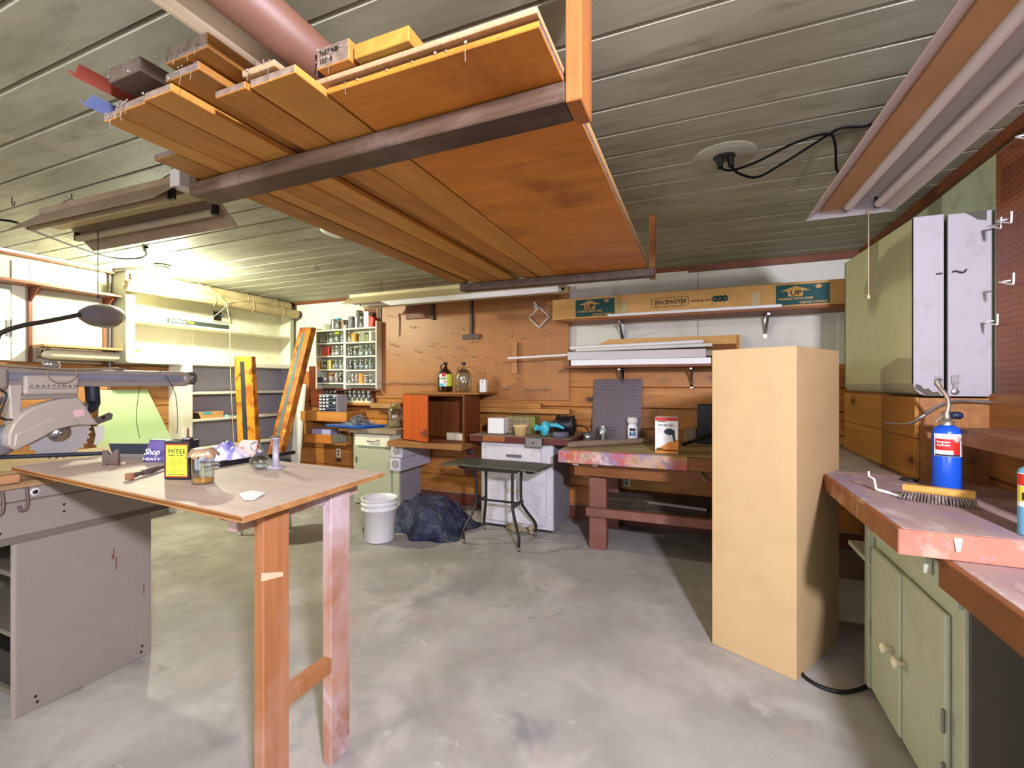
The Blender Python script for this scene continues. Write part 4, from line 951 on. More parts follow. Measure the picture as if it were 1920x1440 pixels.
m.tube(ring+[ring[0]],.0022,4); m.build('wavy_outline',M['ink'],bx)
words('SPACEMASTER',bx,(x0,4.2242,ZB0+.085),(1,0,0),(0,0,1),.052,M['ink'],bold=.0012,shear=.15,width=x1-x0)
words('folding doors',bx,(x1+.04,4.2242,ZB0+.092),(1,0,0),(0,0,1),.03,M['ink'],bold=.0006,width=.2)
words('SIZE  COLOR  MODEL',bx,(x0,4.2242,ZB0+.055),(1,0,0),(0,0,1),.014,M['ink'],width=.25)
cx=AY(1350,562,4.22).x; m=MB()
for k in (-1,0,1): m.lathe([(0,.0006),(.028,.0006),(.028,0)],(cx+k*.036,4.2244,ZB0+.105),8,(0,-1,0))
m.build('emblem',M['tealp'],bx)
words('SPACEMASTER',bx,(cx-.055,4.2232,ZB0+.1),(1,0,0),(0,0,1),.012,M['card'],width=.11)
# lower shelf with tubes
ls=thing('wall_shelf','lower wood shelf on blue-grey brackets holding spare lamp parts','shelf',(-.4,4.33,1.50))
MB().box(-1.21,.42,4.19,4.498,1.50,1.522).build('board',wood('shelf_dark','8a5530','5e3218',0,1,.5),ls,.003)
bracket(ls,AY(1165,700,4.4).x,1.498); bracket(ls,AY(1296,700,4.4).x,1.498)
cbx=thing('open_carton','open brown carton tray behind the spare white lamp parts','box',(-.3,4.42,1.523))
MB().box(-1.0,.30,4.38,4.47,1.523,1.70).build('tray',M['cardd'],cbx,.003)
MB().prism([(-.98,4.379,1.70),(.28,4.379,1.70),(.30,4.37,1.775),(-.80,4.37,1.775)],(0,.006,0)).build('flap',M['card'],cbx)
MB().prism([(.29,4.38,1.55),(.31,4.30,1.55),(.31,4.30,1.77),(.29,4.38,1.77)],(.006,0,0)).build('flap',M['card'],cbx)
sp=thing('strip_light','long white strip light body lying on the lower shelf','light fixture',(-.5,4.28,1.545))
MB().prism([(-1.16,4.20,1.577),(-1.16,4.18,1.65),(-1.16,4.30,1.655),(-1.16,4.32,1.577)],(1.21,0,0)).build('housing',M['fixw'],sp,.004)
MB().box(.05,.13,4.21,4.29,1.59,1.64).build('end_socket',M['fixd'],sp,.003)
o=MB().box(-1.13,.09,4.20,4.36,1.523,1.576); tag(o.build('white_channel',M['white'],None,.003),'flat white metal channel under the strip light','channel')
o=MB().cyl((-1.17,4.33,1.70),(.03,4.34,1.725),.019,12); o=o.build('spare_lamp_tube',M['tube']); tag(o,'spare white lamp tube on top of the strip light','tube')
o=MB().cyl((-1.10,4.29,1.675),(.10,4.30,1.69),.017,12); tag(o.build('spare_lamp_tube',M['offwhite']),'second spare lamp tube, in front of the topmost one','tube')
a,b=AY(952,672,4.20),AY(1076,664,4.26); o=MB().cyl(a,b+V(.2,0,.004),.011,10); tag(o.build('thin_white_tube',M['tube']),'thin white tube sticking out past the lower shelf over the pegboard','tube')
# ================= spray-painted workbench =================
BZ=.82; BX0,BX1=-1.055,.50
wb=thing('workbench','heavy workbench with a spray-painted edge on red-brown posts','workbench',(-.3,4.0,0))
for k in range(4):
    y0=3.575+k*.225; MB().box(BX0+R.uniform(0,.006),BX1,y0,min(y0+.223,4.46),BZ-.045,BZ).build('top_plank',M['benchtop'],wb,.003)
MB().box(BX0,-.08,3.525,3.574,BZ-.10,BZ).build('front_edge',M['benchedge'],wb,.004)
MB().box(-.08,BX1,3.527,3.574,BZ-.10,BZ-.002).build('front_edge',M['benchwood'],wb,.004)
MB().box(BX0,BX0+.04,3.575,4.46,BZ-.10,BZ-.046).build('end_rail',M['benchwood'],wb,.003)
MB().box(BX0+.1,BX1,3.66,3.70,BZ-.22,BZ-.12).build('apron',M['benchwood'],wb,.003)
for y in (3.70,4.32):
    MB().box(-.842,-.70,y,y+.09,0,BZ-.10).build('post',M['redpost'],wb,.005)
    MB().box(.36,.48,y,y+.09,0,BZ-.10).build('post',M['redpost'],wb,.005)
    MB().box(-.89,-.70,y+.0,y+.06,BZ-.24,BZ-.10).build('bracket_block',M['redpost'],wb,.004)
for x in (-.95,-.79): MB().box(x,x+.05,3.58,4.4,BZ-.125,BZ-.1005).build('bearer',M['legcool'],wb,.003)
MB().box(-.86,BX1,3.655,3.70,.275,.345).build('shelf_rail',M['redpost'],wb,.004)
for k in range(4): MB().box(-.86,BX1,3.705+k*.185,3.705+k*.185+.18,.31,.335).build('shelf_plank',M['lumD'],wb,.003)
o=MB().prism([(-.45,4.05,.338),(-.40,4.0,.338),(.05,3.93,.338),(.06,3.97,.338)],(0,0,.02)); tag(o.build('metal_plate',M['dsteel']),'flat grey metal strip lying on the workbench lower shelf','plate')
MB().cyl((.0,3.655,.705),(.035,3.56,.655),.012,10).build('dowel',M['mallet'],wb)
# items
z=BZ+.001
gp=MB().hexa([(-.965,4.36,z),(-.505,4.36,z),(-.505,4.37,z),(-.965,4.37,z)],[(-.965,4.455,1.395),(-.505,4.455,1.40),(-.505,4.465,1.40),(-.965,4.465,1.395)])
tag(gp.build('grey_pegboard',M['pegg'],None,.001),'dark grey pegboard piece leaning on the pine wall','pegboard')
c=AY(1186,800,4.3); c=V(c.x,4.30,z); o=thing('spray_bottle','white squeeze bottle with a blue label in front of the grey pegboard','bottle',c)
MB().lathe([(0,0),(.042,0),(.046,.01),(.046,.13),(.04,.15),(.034,.158)],c,18).build('bottle',M['white'],o)
MB().lathe([(.034,.158),(.048,.175),(.05,.20),(.04,.222),(0,.225)],c,18).build('cap',M['offwhite'],o)
wrap(o,c,.0468,-.55+.1,.6+.1,.055,.125,M['navy'],'label'); wrap(o,c,.0470,-.5+.1,.5+.1,.088,.098,M['wlabel'],'label_band'); wrap(o,c,.0472,-.3+.1,.4+.1,.06,.085,M['lblue'],'label_picture')
c=AY(1128,815,4.2); c=V(c.x,4.22,z); o=thing('glass_jar','open glass jar holding a white bulb on the workbench','jar',c)
MB().lathe([(0,.003),(.045,.003),(.052,.015),(.055,.125),(.05,.13)],c,18).build('glass',M['jarw'],o)
MB().lathe([(0,.006),(.016,.006),(.016,.06),(.03,.085),(.03,.11),(.018,.12),(.02,.14),(0,.142)],c+V(.008,0,0),14).build('bulb',M['white'],o)
c=AY(1102,815,4.12); c=V(c.x,4.12,z); o=thing('metal_cup','small aluminium cup at the corner of the workbench','cup',c)
MB().lathe([(0,.0),(.042,.0),(.042,.085),(.039,.085),(.036,.005)],c,18).build('cup',M['steel'],o)
a,b=AZ(1066,834,BZ+.03),V(-.30,4.32,BZ+.03)
o=MB().tube([a,a.lerp(b,.05),a.lerp(b,.5),b],[.02,.028,.026,.022],10); tag(o.build('tool_shaft',M['mallet']),'long grey wooden tool handle lying across the workbench','handle')
# paint gun carton
c=V(-.235,3.70,z); o=thing('paint_gun_carton','white, red and orange carton with a spray gun picture on the workbench','box',c)
x0,x1,y0,y1=-.318,-.150,3.655,3.79; H=.275
MB().box(x0,x1,y0,y1,z,z+H).build('carton',M['wlabel'],o,.003)
f=y0-.0008
def patch(a,b,c_,d,mat,nm): MB().box(x0+(x1-x0)*a,x0+(x1-x0)*b,f,f+.0006,z+H*c_,z+H*d).build(nm,M[mat],o)
patch(0.01,.99,.90,.995,'red','print_band'); patch(.1,.45,.872,.893,'ink','print_bar'); patch(.01,.99,.01,.10,'orangeb','print_band')
MB().prism([(x0+.002,f,z+.02),(x1-.002,f,z+.02),(x1-.002,f,z+.11),(x0+.09,f,z+.08)],(0,.0006,0)).build('print_field',M['orangeb'],o)
words('PAINT SPRAY GUN',o,(x0+.02,f-.0004,z+H*.76),(1,0,0),(0,0,1),.017,M['ink'],bold=.0004,width=.11,lift=.0004)
for k,t_ in enumerate(('Airless','800 ml','110 W','Kit')): words(t_,o,(x0+.02,f-.0004,z+H*(.67-.045*k)),(1,0,0),(0,0,1),.011,M['red'],lift=.0004)
f-=.0006
g=MB().ball((x0+.105,f,z+.165),.033,14,(1.2,.02,.75)); g.prism([(x0+.118,f,z+.165),(x0+.14,f,z+.16),(x0+.15,f,z+.09),(x0+.135,f,z+.09)],(0,.0006,0)); g.build('gun_picture',M['navy'],o)
MB().prism([(x0+.06,f,z+.14),(x0+.115,f,z+.14),(x0+.11,f,z+.085),(x0+.066,f,z+.085)],(0,.0006,0)).build('cup_picture',M['white'],o)
patch(.06,.35,.12,.145,'ink','print_bar')
MB().box(x1+.0002,x1+.0008,y0+.004,y1-.004,z+.01,z+H*.98).build('side_print',M['orangeb'],o)
# dark cupboard opening behind, its shade put in as a black block
o=MB().box(-.02,.42,4.36,4.46,BZ+.001,1.17); tag(o.build('dark_opening',M['black'],None,.004),'dark cupboard opening at the back of the workbench behind the tan case','box')
o=MB().box(-.13,-.03,4.40,4.46,BZ+.001,.955); tag(o.build('wood_offcut',M['lumB'],None,.003),'wood offcut standing behind the spray gun carton','offcut')
o=MB().beam((-.14,4.14,.835),(.30,4.33,.985),.05,.02); tag(o.build('black_bar',M['black']),'flat black bar resting behind the spray gun carton','bar')
o=MB().box(.13,.20,3.72,3.80,z,z+.085); tag(o.build('wood_offcut',paint('sage_block','8f8b66',.6)),'sage-painted block on the workbench by the tan case','offcut')
# ================= tall tan case =================
A,B,C_,D=V(.058,2.585,0),V(.405,2.40,0),V(.682,2.885,0),V(.335,3.07,0)
up=V(0,0,1.525)
case=MB().hexa([A,B,C_,D],[A+up,B+up,C_+up,D+up])
tag(case.build('tall_case',M['tan'],None,.003),'tall tan hardboard case standing in front of the worktop','case')
# ================= counter along the wall =================
RZ=.90
rc=thing('wall_counter','paint-stained worktop with a thick pink end along the wall','counter',(.9,2.6,RZ-.08))
MB().box(.585,1.215,1.775,2.80,RZ-.02,RZ).build('top',M['rtop'],rc,.002)
MB().box(.62,1.215,2.803,4.10,RZ-.02,RZ-.002).build('top_extension',M['cdust'],rc,.002)
MB().box(.57,.584,1.775,2.80,RZ-.078,RZ).build('long_edge',M['redge2'],rc,.002)
MB().box(.57,1.215,1.76,1.774,RZ-.078,RZ).build('end_edge',M['redge'],rc,.002)
MB().box(.62,1.2,1.80,2.78,RZ-.076,RZ-.021).build('frame',M['benchwood'],rc)
MB().prism([(.70,1.759,RZ-.01),(.72,1.759,RZ-.008),(.715,1.757,RZ-.045),(.705,1.756,RZ-.05)],(0,-.004,0)).build('paint_chip',M['cream'],rc)
lc=thing('wall_counter','lower splashed bench with a fir front edge, beyond the pink end','counter',(.95,1.2,.75))
MB().box(.70,1.215,.35,1.80,.80,.82).build('top',M['rtop'],lc,.002)
MB().box(.68,.70,.35,1.80,.725,.82).build('front_edge',M['redge3'],lc,.003)
MB().lathe([(0,0),(.09,0),(.09,.0006),(0,.0006)],(.80,1.22,.8203),24).build('paint_spill',M['lblue'],lc)
# green-grey two-door cabinet
gc=thing('base_cabinet','green-grey two-door cabinet under the pink-ended worktop','cabinet',(.95,2.1,0))
MB().box(.70,1.21,1.70,2.42,.03,.799).build('body',M['gcab'],gc,.003)
MB().box(.675,.70,2.415,2.46,.03,RZ-.079).build('side_board',M['gcab'],gc,.003)
MB().box(.685,.70,1.70,2.415,.70,.799).build('top_rail',M['gcab'],gc,.002)
MB().box(.69,.70,1.815,2.415,.799,RZ-.079).build('top_rail',M['gcab'],gc,.002)
MB().box(.66,.684,1.84,2.0,.745,.80).build('block',M['sage'],gc,.004)
for k,(a,b) in enumerate(((2.085,2.375),(1.765,2.075))):
    dd=MB().box(.682 if k else .676,.699,a,b,.05,.655 if k else .655).build('door',M['gcab'],gc,.005)
    yy=a+.055 if k==0 else b-.03
    MB().lathe([(0,0),(.010,0),(.009,.02),(.021,.03),(.019,.04),(0,.043)],(.682 if k else .676,yy,.345),14,(-1,0,0)).build('knob',M['cream'],dd)
    hy=b+.004 if k==0 else a-.004
    for hz in (.14,.30) if k else (.27,.58): MB().cyl((.677,hy,hz),(.677,hy,hz+.07),.005,8).build('hinge',M['dsteel'],dd)
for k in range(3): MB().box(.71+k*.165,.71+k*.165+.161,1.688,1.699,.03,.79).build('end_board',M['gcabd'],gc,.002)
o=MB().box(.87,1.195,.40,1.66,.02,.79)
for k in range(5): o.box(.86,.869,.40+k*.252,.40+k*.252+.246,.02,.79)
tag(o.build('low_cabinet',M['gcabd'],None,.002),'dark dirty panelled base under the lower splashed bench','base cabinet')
for k in (1,2): pass
# underside clutter
o=MB().box(.98,1.02,2.50,2.56,.0,RZ-.081); tag(o.build('wood_post',M['redpost'],None,.003),'reddish post under the worktop beside the outlet','post')
outlet(V(.985,2.62,.76),0,'cream outlet under the worktop by the reddish post','x')
o=MB().box(.90,1.2,2.48,3.6,.30,.33); tag(o.build('low_shelf',M['sagew'],None,.003),'pale shelf board in the dark gap under the worktop','shelf')
m=MB()
for i in range(26): m.ball((R.uniform(.92,1.05),R.uniform(2.52,2.75),.332+R.uniform(0,.16)),R.uniform(.018,.04),7,(R.uniform(.7,1.5),1,R.uniform(.5,1)))
tag(m.build('crumpled_paper',M['pinkcard']),'crumpled brown paper stuffed on the pale low shelf','paper')
o=MB().ball((1.08,2.70,.62),.13,14,(.9,1.2,.9)); tag(o.build('grey_bag',M['fixd']),'soft grey bag hanging under the worktop','bag')
cd_=MB().tube(smoothpath([AZ(1496,1250,.008),AZ(1510,1270,.008),AZ(1545,1290,.008),AZ(1590,1297,.008),AZ(1640,1275,.008),(.9,2.9,.008)],6),.009,7)
tag(cd_.build('floor_cable',M['black']),'black cable on the floor between the tan case and the cabinet','cable')
# ---------- tool chest ----------
tc=thing('tool_chest','deep white and green wall tool chest with a hasp','cabinet',(1.07,3.2,1.30))
XF=.93; Y0,Y1=2.70,3.80
rc_=.055
def rounded(x0,x1,y,dep,z0,z1,nm,mat,rnd):
    pts=[V(x1,y,z0),V(x1,y,z1),V(x0,y,z1),V(x0,y,z0+rc_)]
    if rnd: pts+=[V(x0+rc_-rc_*math.cos(a),y,z0+rc_-rc_*math.sin(a)) for a in [math.pi/2*i/6 for i in range(1,7)]]
    else: pts+=[V(x0,y,z0)]
    return MB().prism(pts,(0,dep,0)).build(nm,mat,tc,.002)
rounded(XF,1.042,Y0,.018,1.295,2.135,'lid_side',M['chestw'],True)
MB().box(1.056,1.212,Y0,Y0+.018,1.293,2.13).build('case_side',M['chestw'],tc,.002)
rounded(XF,1.042,Y1-.018,.018,1.295,2.20,'lid_side',M['chestg'],True)
MB().box(1.056,1.212,Y1-.018,Y1,1.295,2.18).build('case_side',M['chestg'],tc,.002)
MB().hexa([(XF,Y0+.001,1.35),(XF+.014,Y0+.001,1.35),(XF+.014,Y1-.001,1.35),(XF,Y1-.001,1.35)],[(XF,Y0+.001,2.133),(XF+.014,Y0+.001,2.133),(XF+.014,Y1-.001,2.19),(XF,Y1-.001,2.19)]).build('lid_front',M['chestg'],tc,.002)
MB().box(XF+.05,1.04,Y0+.018,Y1-.018,1.297,1.31).build('lid_bottom',M['sage'],tc)
m=MB(); n=6
for i in range(n):
    a0,a1=math.pi/2*i/n,math.pi/2*(i+1)/n
    f=lambda a:(XF+rc_-rc_*math.cos(a),1.35-rc_*math.sin(a))
    (xa,za),(xb,zb)=f(a0),f(a1)
    m.add([(xa,Y0+.018,za),(xb,Y0+.018,zb),(xb,Y1-.018,zb),(xa,Y1-.018,za)],[(0,1,2,3)],True)
m.build('lid_bottom',M['gcab'],tc)
MB().box(XF+.02,1.04,Y0+.019,Y1-.019,2.11,2.128).build('lid_top',M['chestg'],tc)
MB().box(1.056,1.212,Y0+.018,Y1-.018,2.11,2.128).build('case_top',M['chestg'],tc)
MB().box(1.056,1.212,Y0+.018,Y1-.018,1.295,1.31).build('case_bottom',M['gcab'],tc)
yf=Y0-.001
m=MB().box(1.006,1.034,yf-.003,yf,1.343,1.385).lathe([(.010,.004),(.014,.008),(.010,.012),(.006,.008)],(1.02,yf,1.364),12,(0,-1,0)); m.build('hasp_staple',M['dsteel'],tc,.001)
m=MB().box(1.066,1.094,yf-.003,yf,1.35,1.388).box(1.072,1.089,yf-.005,yf-.002,1.315,1.36).lathe([(0,.006),(.013,.006),(.015,.003),(.013,0)],(1.08,yf,1.315),12,(0,-1,0)); m.build('hasp',M['dsteel'],tc,.001)
MB().tube(smoothpath([(1.068,yf-.008,1.863),(1.08,yf-.008,1.866),(1.10,yf-.01,1.858),(1.112,yf-.01,1.86),(1.116,yf-.012,1.872)],3),.003,5).build('hook_latch',M['iron'],tc)
MB().cyl((1.012,yf,1.86),(1.034,yf-.003,1.86),.004,6).build('latch_eye',M['iron'],tc)
MB().prism([(1.115,yf-.0008,2.13),(1.19,yf-.0008,2.13),(1.19,yf-.0008,2.085),(1.16,yf-.0008,2.092),(1.14,yf-.0008,2.11)],(0,.0006,0)).build('worn_patch',M['gcabd'],tc)
MB().prism([(XF+.045,yf-.0008,1.297),(1.03,yf-.0008,1.297),(1.02,yf-.0008,1.315),(1.0,yf-.0008,1.312),(.985,yf-.0008,1.33),(.97,yf-.0008,1.325),(.955,yf-.0008,1.345),(.938,yf-.0008,1.35),(.935,yf-.0008,1.33)],(0,.0006,0)).build('worn_patch',M['gcabd'],tc)
# pine bin below
pn=thing('pine_bin','knotty pine boxed base under the white tool chest','box',(1.07,3.2,RZ))
for k in range(2):
    MB().box(.935,.953,Y0,Y1+.03,RZ+k*.195,RZ+(k+1)*.195-.003).build('front_plank',wood('bin_pine%d'%k,'b8843e','986426',1,1.2,.5,knots=1.2),pn,.002)
MB().box(.954,1.20,Y0,Y0+.018,RZ,1.285).build('side',M['pinesd'],pn)
# right pegboard, hooks and shelf
o=MB().box(XR-.016,XR-.002,.2,2.66,1.17,2.36); tag(o.build('pegboard',M['pegr']),'dark brown pegboard on the side wall beside the tool chest','pegboard')
def bighook(root,corner,h,lab):
    a=AX(*root,1.17); b=AX(*corner,1.17)
    m=MB().tube([(XR-.016,a.y,a.z+.004),(1.19,a.y,a.z+.002),a]+smoothpath([a,a.lerp(b,.9),b+V(0,-.004,.006),b+V(0,-.006,h)],4),.0036,7)
    tag(m.build('white_peg_hook',M['white']),lab,'hook')
bighook((1868,415),(1895,418),.045,'top one of three white wire hooks beside the tool chest')
bighook((1854,424),(1876,428),.045,'white wire hook crossing just under the top hook by the tool chest')
bighook((1874,529),(1899,533),.045,'middle one of three white wire hooks beside the tool chest')
bighook((1844,604),(1869,609),.045,'lowest of three white wire hooks beside the tool chest')
bighook((1904,257),(1935,262),.045,'white wire hook high up at the top of the dark brown pegboard')
ws=MB().box(.99,XR-.02,.3,2.52,1.10,1.165); tag(ws.build('wall_shelf',wood('thick_shelf','8a5c3a','6a4024',1,1,.6,stain=.3,stainc='a89888'),None,.003),'thick wooden shelf on the side wall below the dark pegboard','shelf')
# bent steel rod
p=AX(1655,793,1.0);q=AX(1735,775,1.02)
o=MB().tube(smoothpath([AX(1657,793,.84),AX(1705,794,.87),AX(1735,777,.90),(1.05,2.66,1.27),(XR-.02,2.685,1.268)],6),[.003]*6+[.007]*19,8)
tag(o.build('bent_steel_rod',M['steel']),'bent shiny rod sticking out above the blue torch','rod')
# ---------- torch ----------
c=V(.958,2.46,RZ+.001); o=thing('gas_torch','blue gas torch cylinder with a brass nozzle on the worktop','torch',c); r=.048
MB().lathe([(0,0),(r*.93,0),(r,.008),(r,.145),(r*.985,.147),(r*.985,.152),(r,.155),(r,.245),(r*.9,.262),(r*.55,.275),(r*.4,.278),(0,.28)],c,26).build('cylinder',M['blue'],o)
wrap(o,c,r+.0006,-1.3,1.35,.15,.243,M['wlabel'],'label',20)
wrap(o,c,r+.0010,-1.15,.55,.175,.222,M['red'],'label_print',14)
wrap(o,c,r+.0012,.05,.56,.158,.222,M['red'],'label_print',8)
wrap(o,c,r+.0011,-1.15,.55,.151,.158,M['navy'],'label_print',14)
dv=V(math.sin(-.1),-math.cos(-.1),0)
MB().lathe([(0,.001),(.014,.001),(.014,0)],c+V(math.sin(.32),-math.cos(.32),0)*(r+.0005)+V(0,0,.222),14,(math.sin(.32),-math.cos(.32),0)).build('label_seal',M['pinkcard'],o)
vd=V(math.sin(-.38),-math.cos(-.38),0); vr=V(math.cos(-.38),math.sin(-.38),0)
words('Propane',o,c+vd*(r+.003)+vr*-.030+V(0,0,.206),vr,(0,0,1),.012,M['wlabel'],bold=.0004,lift=.001)
words('Cylinder',o,c+vd*(r+.003)+vr*-.030+V(0,0,.193),vr,(0,0,1),.012,M['wlabel'],bold=.0004,lift=.001)
brass=paint('brass','b8b09c',.3,.8,var=.1,scale=20,bump=0)
MB().lathe([(.024,.277),(.024,.295),(.016,.298),(.012,.312),(.012,.33)],c,14).build('valve',brass,o)
MB().tube(smoothpath([c+V(0,0,.325),c+V(.006,0,.36),c+V(.0,0,.395),c+V(-.02,0,.43),c+V(-.035,0,.46)],5),[.008]*8+[.0085]*8+[.0095]*5,10).build('burner_tube',brass,o)
MB().lathe([(0,0),(.014,0),(.016,.01),(.016,.03),(.010,.038),(0,.038)],c+V(.012,0,.318),10,(1,-.1,.0)).build('knob',M['navy'],o)
MB().tube(smoothpath([c+V(-.012,0,.335),c+V(-.022,-.01,.315),c+V(-.045,-.015,.285)],4),.0035,5).build('lever',M['dsteel'],o)
# brush
a,b=AZ(1688,925,RZ+.04),AZ(1828,946,RZ+.04)
a=V(.735,2.235,RZ+.03); b=V(.925,2.165,RZ+.03); d=(b-a).normalized(); w=V(-d.y,d.x,0)
br=thing('bench_brush','wooden bench brush with grey bristles in front of the blue torch','brush',(a+b)/2-V(0,0,.03))
M_=MB(); prof=[(-.019,.0),(.019,.0),(.022,.010),(.014,.026),(-.014,.026),(-.022,.010)]
M_.prism([a+w*p_+V(0,0,q_+.004) for p_,q_ in prof],b-a).build('back',M['brushw'],br,.002)
m=MB()
for i in range(22):
    for j in range(4):
        p=a+d*((b-a).length*(i+.5)/22)+w*(-.014+.0093*j)
        for k in range(3):
            e=p+w*((j-1.5)*.006+R.uniform(-.003,.003))+d*((i-10.5)*.0009+R.uniform(-.003,.003))
            m.tube([p+V(0,0,.005),e+V(0,0,-.0285)],[.0035,.0024],5)
bb=m.build('bristles',M['bristle'],br); bb['kind']='stuff'
# bent hook
c=V(.72,2.40,RZ+.004)
o=MB().tube([a+V(.0,-.01,-.022),c+V(-.03,-.06,0),c+V(-.035,-.05,.004),c+V(-.04,-.045,.045),c+V(-.055,-.03,.055),c+V(-.055,-.03,.075)],.0042,7).tube([a+V(.01,.015,-.022),c+V(-.02,-.035,0),c+V(-.03,-.035,.004),c+V(-.036,-.03,.045)],.0042,7)
tag(o.build('wire_hook',M['white']),'bent white wire hook lying by the end of the brush','hook')
o=MB().lathe([(0,0),(.03,0),(.034,.006),(.03,.010),(0,.010)],(.90,2.66,RZ+.001),14); tag(o.build('iron_disc',M['iron']),'small dark iron disc on the worktop behind the blue torch','disc')
# blue can at the edge
c=V(.915,1.835,RZ+.001); o=thing('spray_can','pale blue spray can with a colourful label at the worktop end','can',c); r=.034
MB().lathe([(0,0),(r,0),(r*1.02,.004),(r,.008),(r,.185),(r*.9,.195),(r*.5,.205),(0,.206)],c,20).build('can',M['lblue'],o)
wrap(o,c,r+.0005,-1.7,1.2,.085,.185,M['wlabel'],'label'); wrap(o,c,r+.0008,-1.7,1.2,.148,.182,M['red'],'label_band'); wrap(o,c,r+.0008,-1.7,1.2,.10,.146,paint('label_yellow','d9c640',.5,bump=0),'label_band')
wrap(o,c,r+.0010,-1.2,-.5,.105,.128,M['ink'],'label_print',5)
# ================= things on the floor =================
c=V(-2.46,3.25,0); c=AZ(712,1012,0)
bu=thing('plastic_bucket','white plastic bucket on the concrete beside the dark plastic heap','bucket',c); r0,r1,h=.125,.148,.37
MB().lathe([(0,.004),(r0*.96,.004),(r0,.012),(r1*.97,h*.74),(r1*1.05,h*.75),(r1*1.05,h*.77),(r1*.99,h*.78),(r1,h*.86),(r1*1.07,h*.87),(r1*1.07,h*.89),(r1,h*.9),(r1,h*.97),(r1*1.07,h*.975),(r1*1.07,h),(r1*.96,h),(r1*.94,h*.9),(r0*.97,.06)],c,32).build('pail',M['white'],bu)
MB().lathe([(0,.245),(r1*.90,.245)],c,24).build('contents',paint('brown_contents','6e5a58',.5,var=.15),bu)
MB().box(c.x-.165,c.x-.14,c.y-.05,c.y+.02,h*.66,h*.76).build('ear',M['white'],bu,.004)
o=MB().ball(c+V(-.19,.08,.05),.055,12,(.8,1,1)); tag(o.build('black_lump',M['black']),'small black rubber lump half hidden behind the white bucket','lump')
# plastic sheeting heap
m=MB(); nx,ny=46,26; x0,x1,y0,y1=-2.80,-1.955,3.36,3.98
vs=[]
def hgt(u,v):
    e=min(u*1.1,(1-u),v,(1-v)*1.2); base=min(1,max(0,e)/.30); base=base*base*(3-2*base)
    s=.20+.10*math.exp(-((u-.16)**2+(v-.75)**2)/.02)+.07*math.exp(-((u-.55)**2+(v-.55)**2)/.08)+.018*math.sin(7*u+5*v)+.012*math.sin(15*u-9*v+1)+.007*math.sin(29*u+21*v)
    return .004+base*s+.012*base*(1-base)*math.sin(31*u+13*v)+.035*base*abs(math.sin(5*u+8*v+.6*math.sin(9*u)))-.02*base*abs(math.sin(11*u-6*v))
for j in range(ny+1):
    for i in range(nx+1):
        u,v=i/nx,j/ny
        a=2*math.pi*0; wob=1+.10*math.sin(5*u*3.1+2)*(.5-v)
        X=x0+(x1-x0)*u+.04*math.sin(9*v+1)*(1 if u in(0,1) else .4); Yv=y0+(y1-y0)*v+(.07*math.sin(7*u)+.03*math.sin(19*u))*(1-v)
        vs.append((X,Yv,hgt(u,v)))
m.add(vs,[(j*(nx+1)+i,j*(nx+1)+i+1,(j+1)*(nx+1)+i+1,(j+1)*(nx+1)+i) for j in range(ny) for i in range(nx)],True)
tag(m.build('plastic_sheeting',M['tarp'],None,0,1,1),'heap of dark blue-black plastic sheeting between bucket and typing table','sheeting')
# typing table
TZ=.665
tt=thing('typing_table','dark folding typing table with drop leaves on castors','table',(-1.6,3.58,0))
gm=wood('dark_grey_top','5a5a4c','44443a',0,1,.5)
MB().box(-1.90,-1.36,3.42,3.76,TZ-.016,TZ).build('top',gm,tt,.002)
MB().hexa([(-2.09,3.42,TZ-.022),(-1.905,3.42,TZ-.016),(-1.905,3.76,TZ-.016),(-2.06,3.76,TZ-.022)],[(-2.09,3.42,TZ-.006),(-1.905,3.42,TZ),(-1.905,3.76,TZ),(-2.06,3.76,TZ-.006)]).build('leaf',gm,tt,.002)
MB().hexa([(-1.355,3.42,TZ-.016),(-1.20,3.42,TZ-.022),(-1.17,3.76,TZ-.022),(-1.355,3.76,TZ-.016)],[(-1.355,3.42,TZ),(-1.20,3.42,TZ-.006),(-1.17,3.76,TZ-.006),(-1.355,3.76,TZ)]).build('leaf',gm,tt,.002)
MB().box(-1.86,-1.39,3.45,3.73,TZ-.05,TZ-.017).build('apron',M['iron'],tt,.003)
for sx,fx in ((-1.78,-1.845),(-1.44,-1.345)):
    for sy,fy in ((3.50,3.40),(3.70,3.80)):
        lg=MB().tube(smoothpath([(sx,sy,TZ-.05),(sx,sy,.34),(sx+(fx-sx)*.35,sy+(fy-sy)*.35,.24),(fx,fy,.12),(fx,fy,.045)],5),.013,8).build('leg',M['iron'],tt)
        MB().lathe([(0,-.009),(.018,-.009),(.021,0),(.018,.009),(0,.009)],(fx,fy+.006,.021),12,(1,.3,0)).build('castor',M['dsteel'],lg)
MB().beam((-1.79,3.50,.33),(-1.79,3.70,.33),.03,.012).beam((-1.43,3.50,.33),(-1.43,3.70,.33),.03,.012).beam((-1.79,3.62,.33),(-1.43,3.62,.33),.03,.012).build('stretcher',M['iron'],tt)
for sx in (-1.96,-1.32): MB().ball((sx,3.6,TZ-.045),.05,10,(1.2,.5,.6)).build('leaf_spring',M['rubber'],tt)
m=MB()
for i in range(14): m.ball((-1.5+R.uniform(-.12,.12),3.83+R.uniform(-.05,.03),.03+R.uniform(0,.03)),R.uniform(.02,.035),7,(1.4,1,.8))
tag(m.build('rag',paint('rag_cloth','9a8a70',.9,var=.2)),'crumpled tan rag on the floor under the typing table','rag')
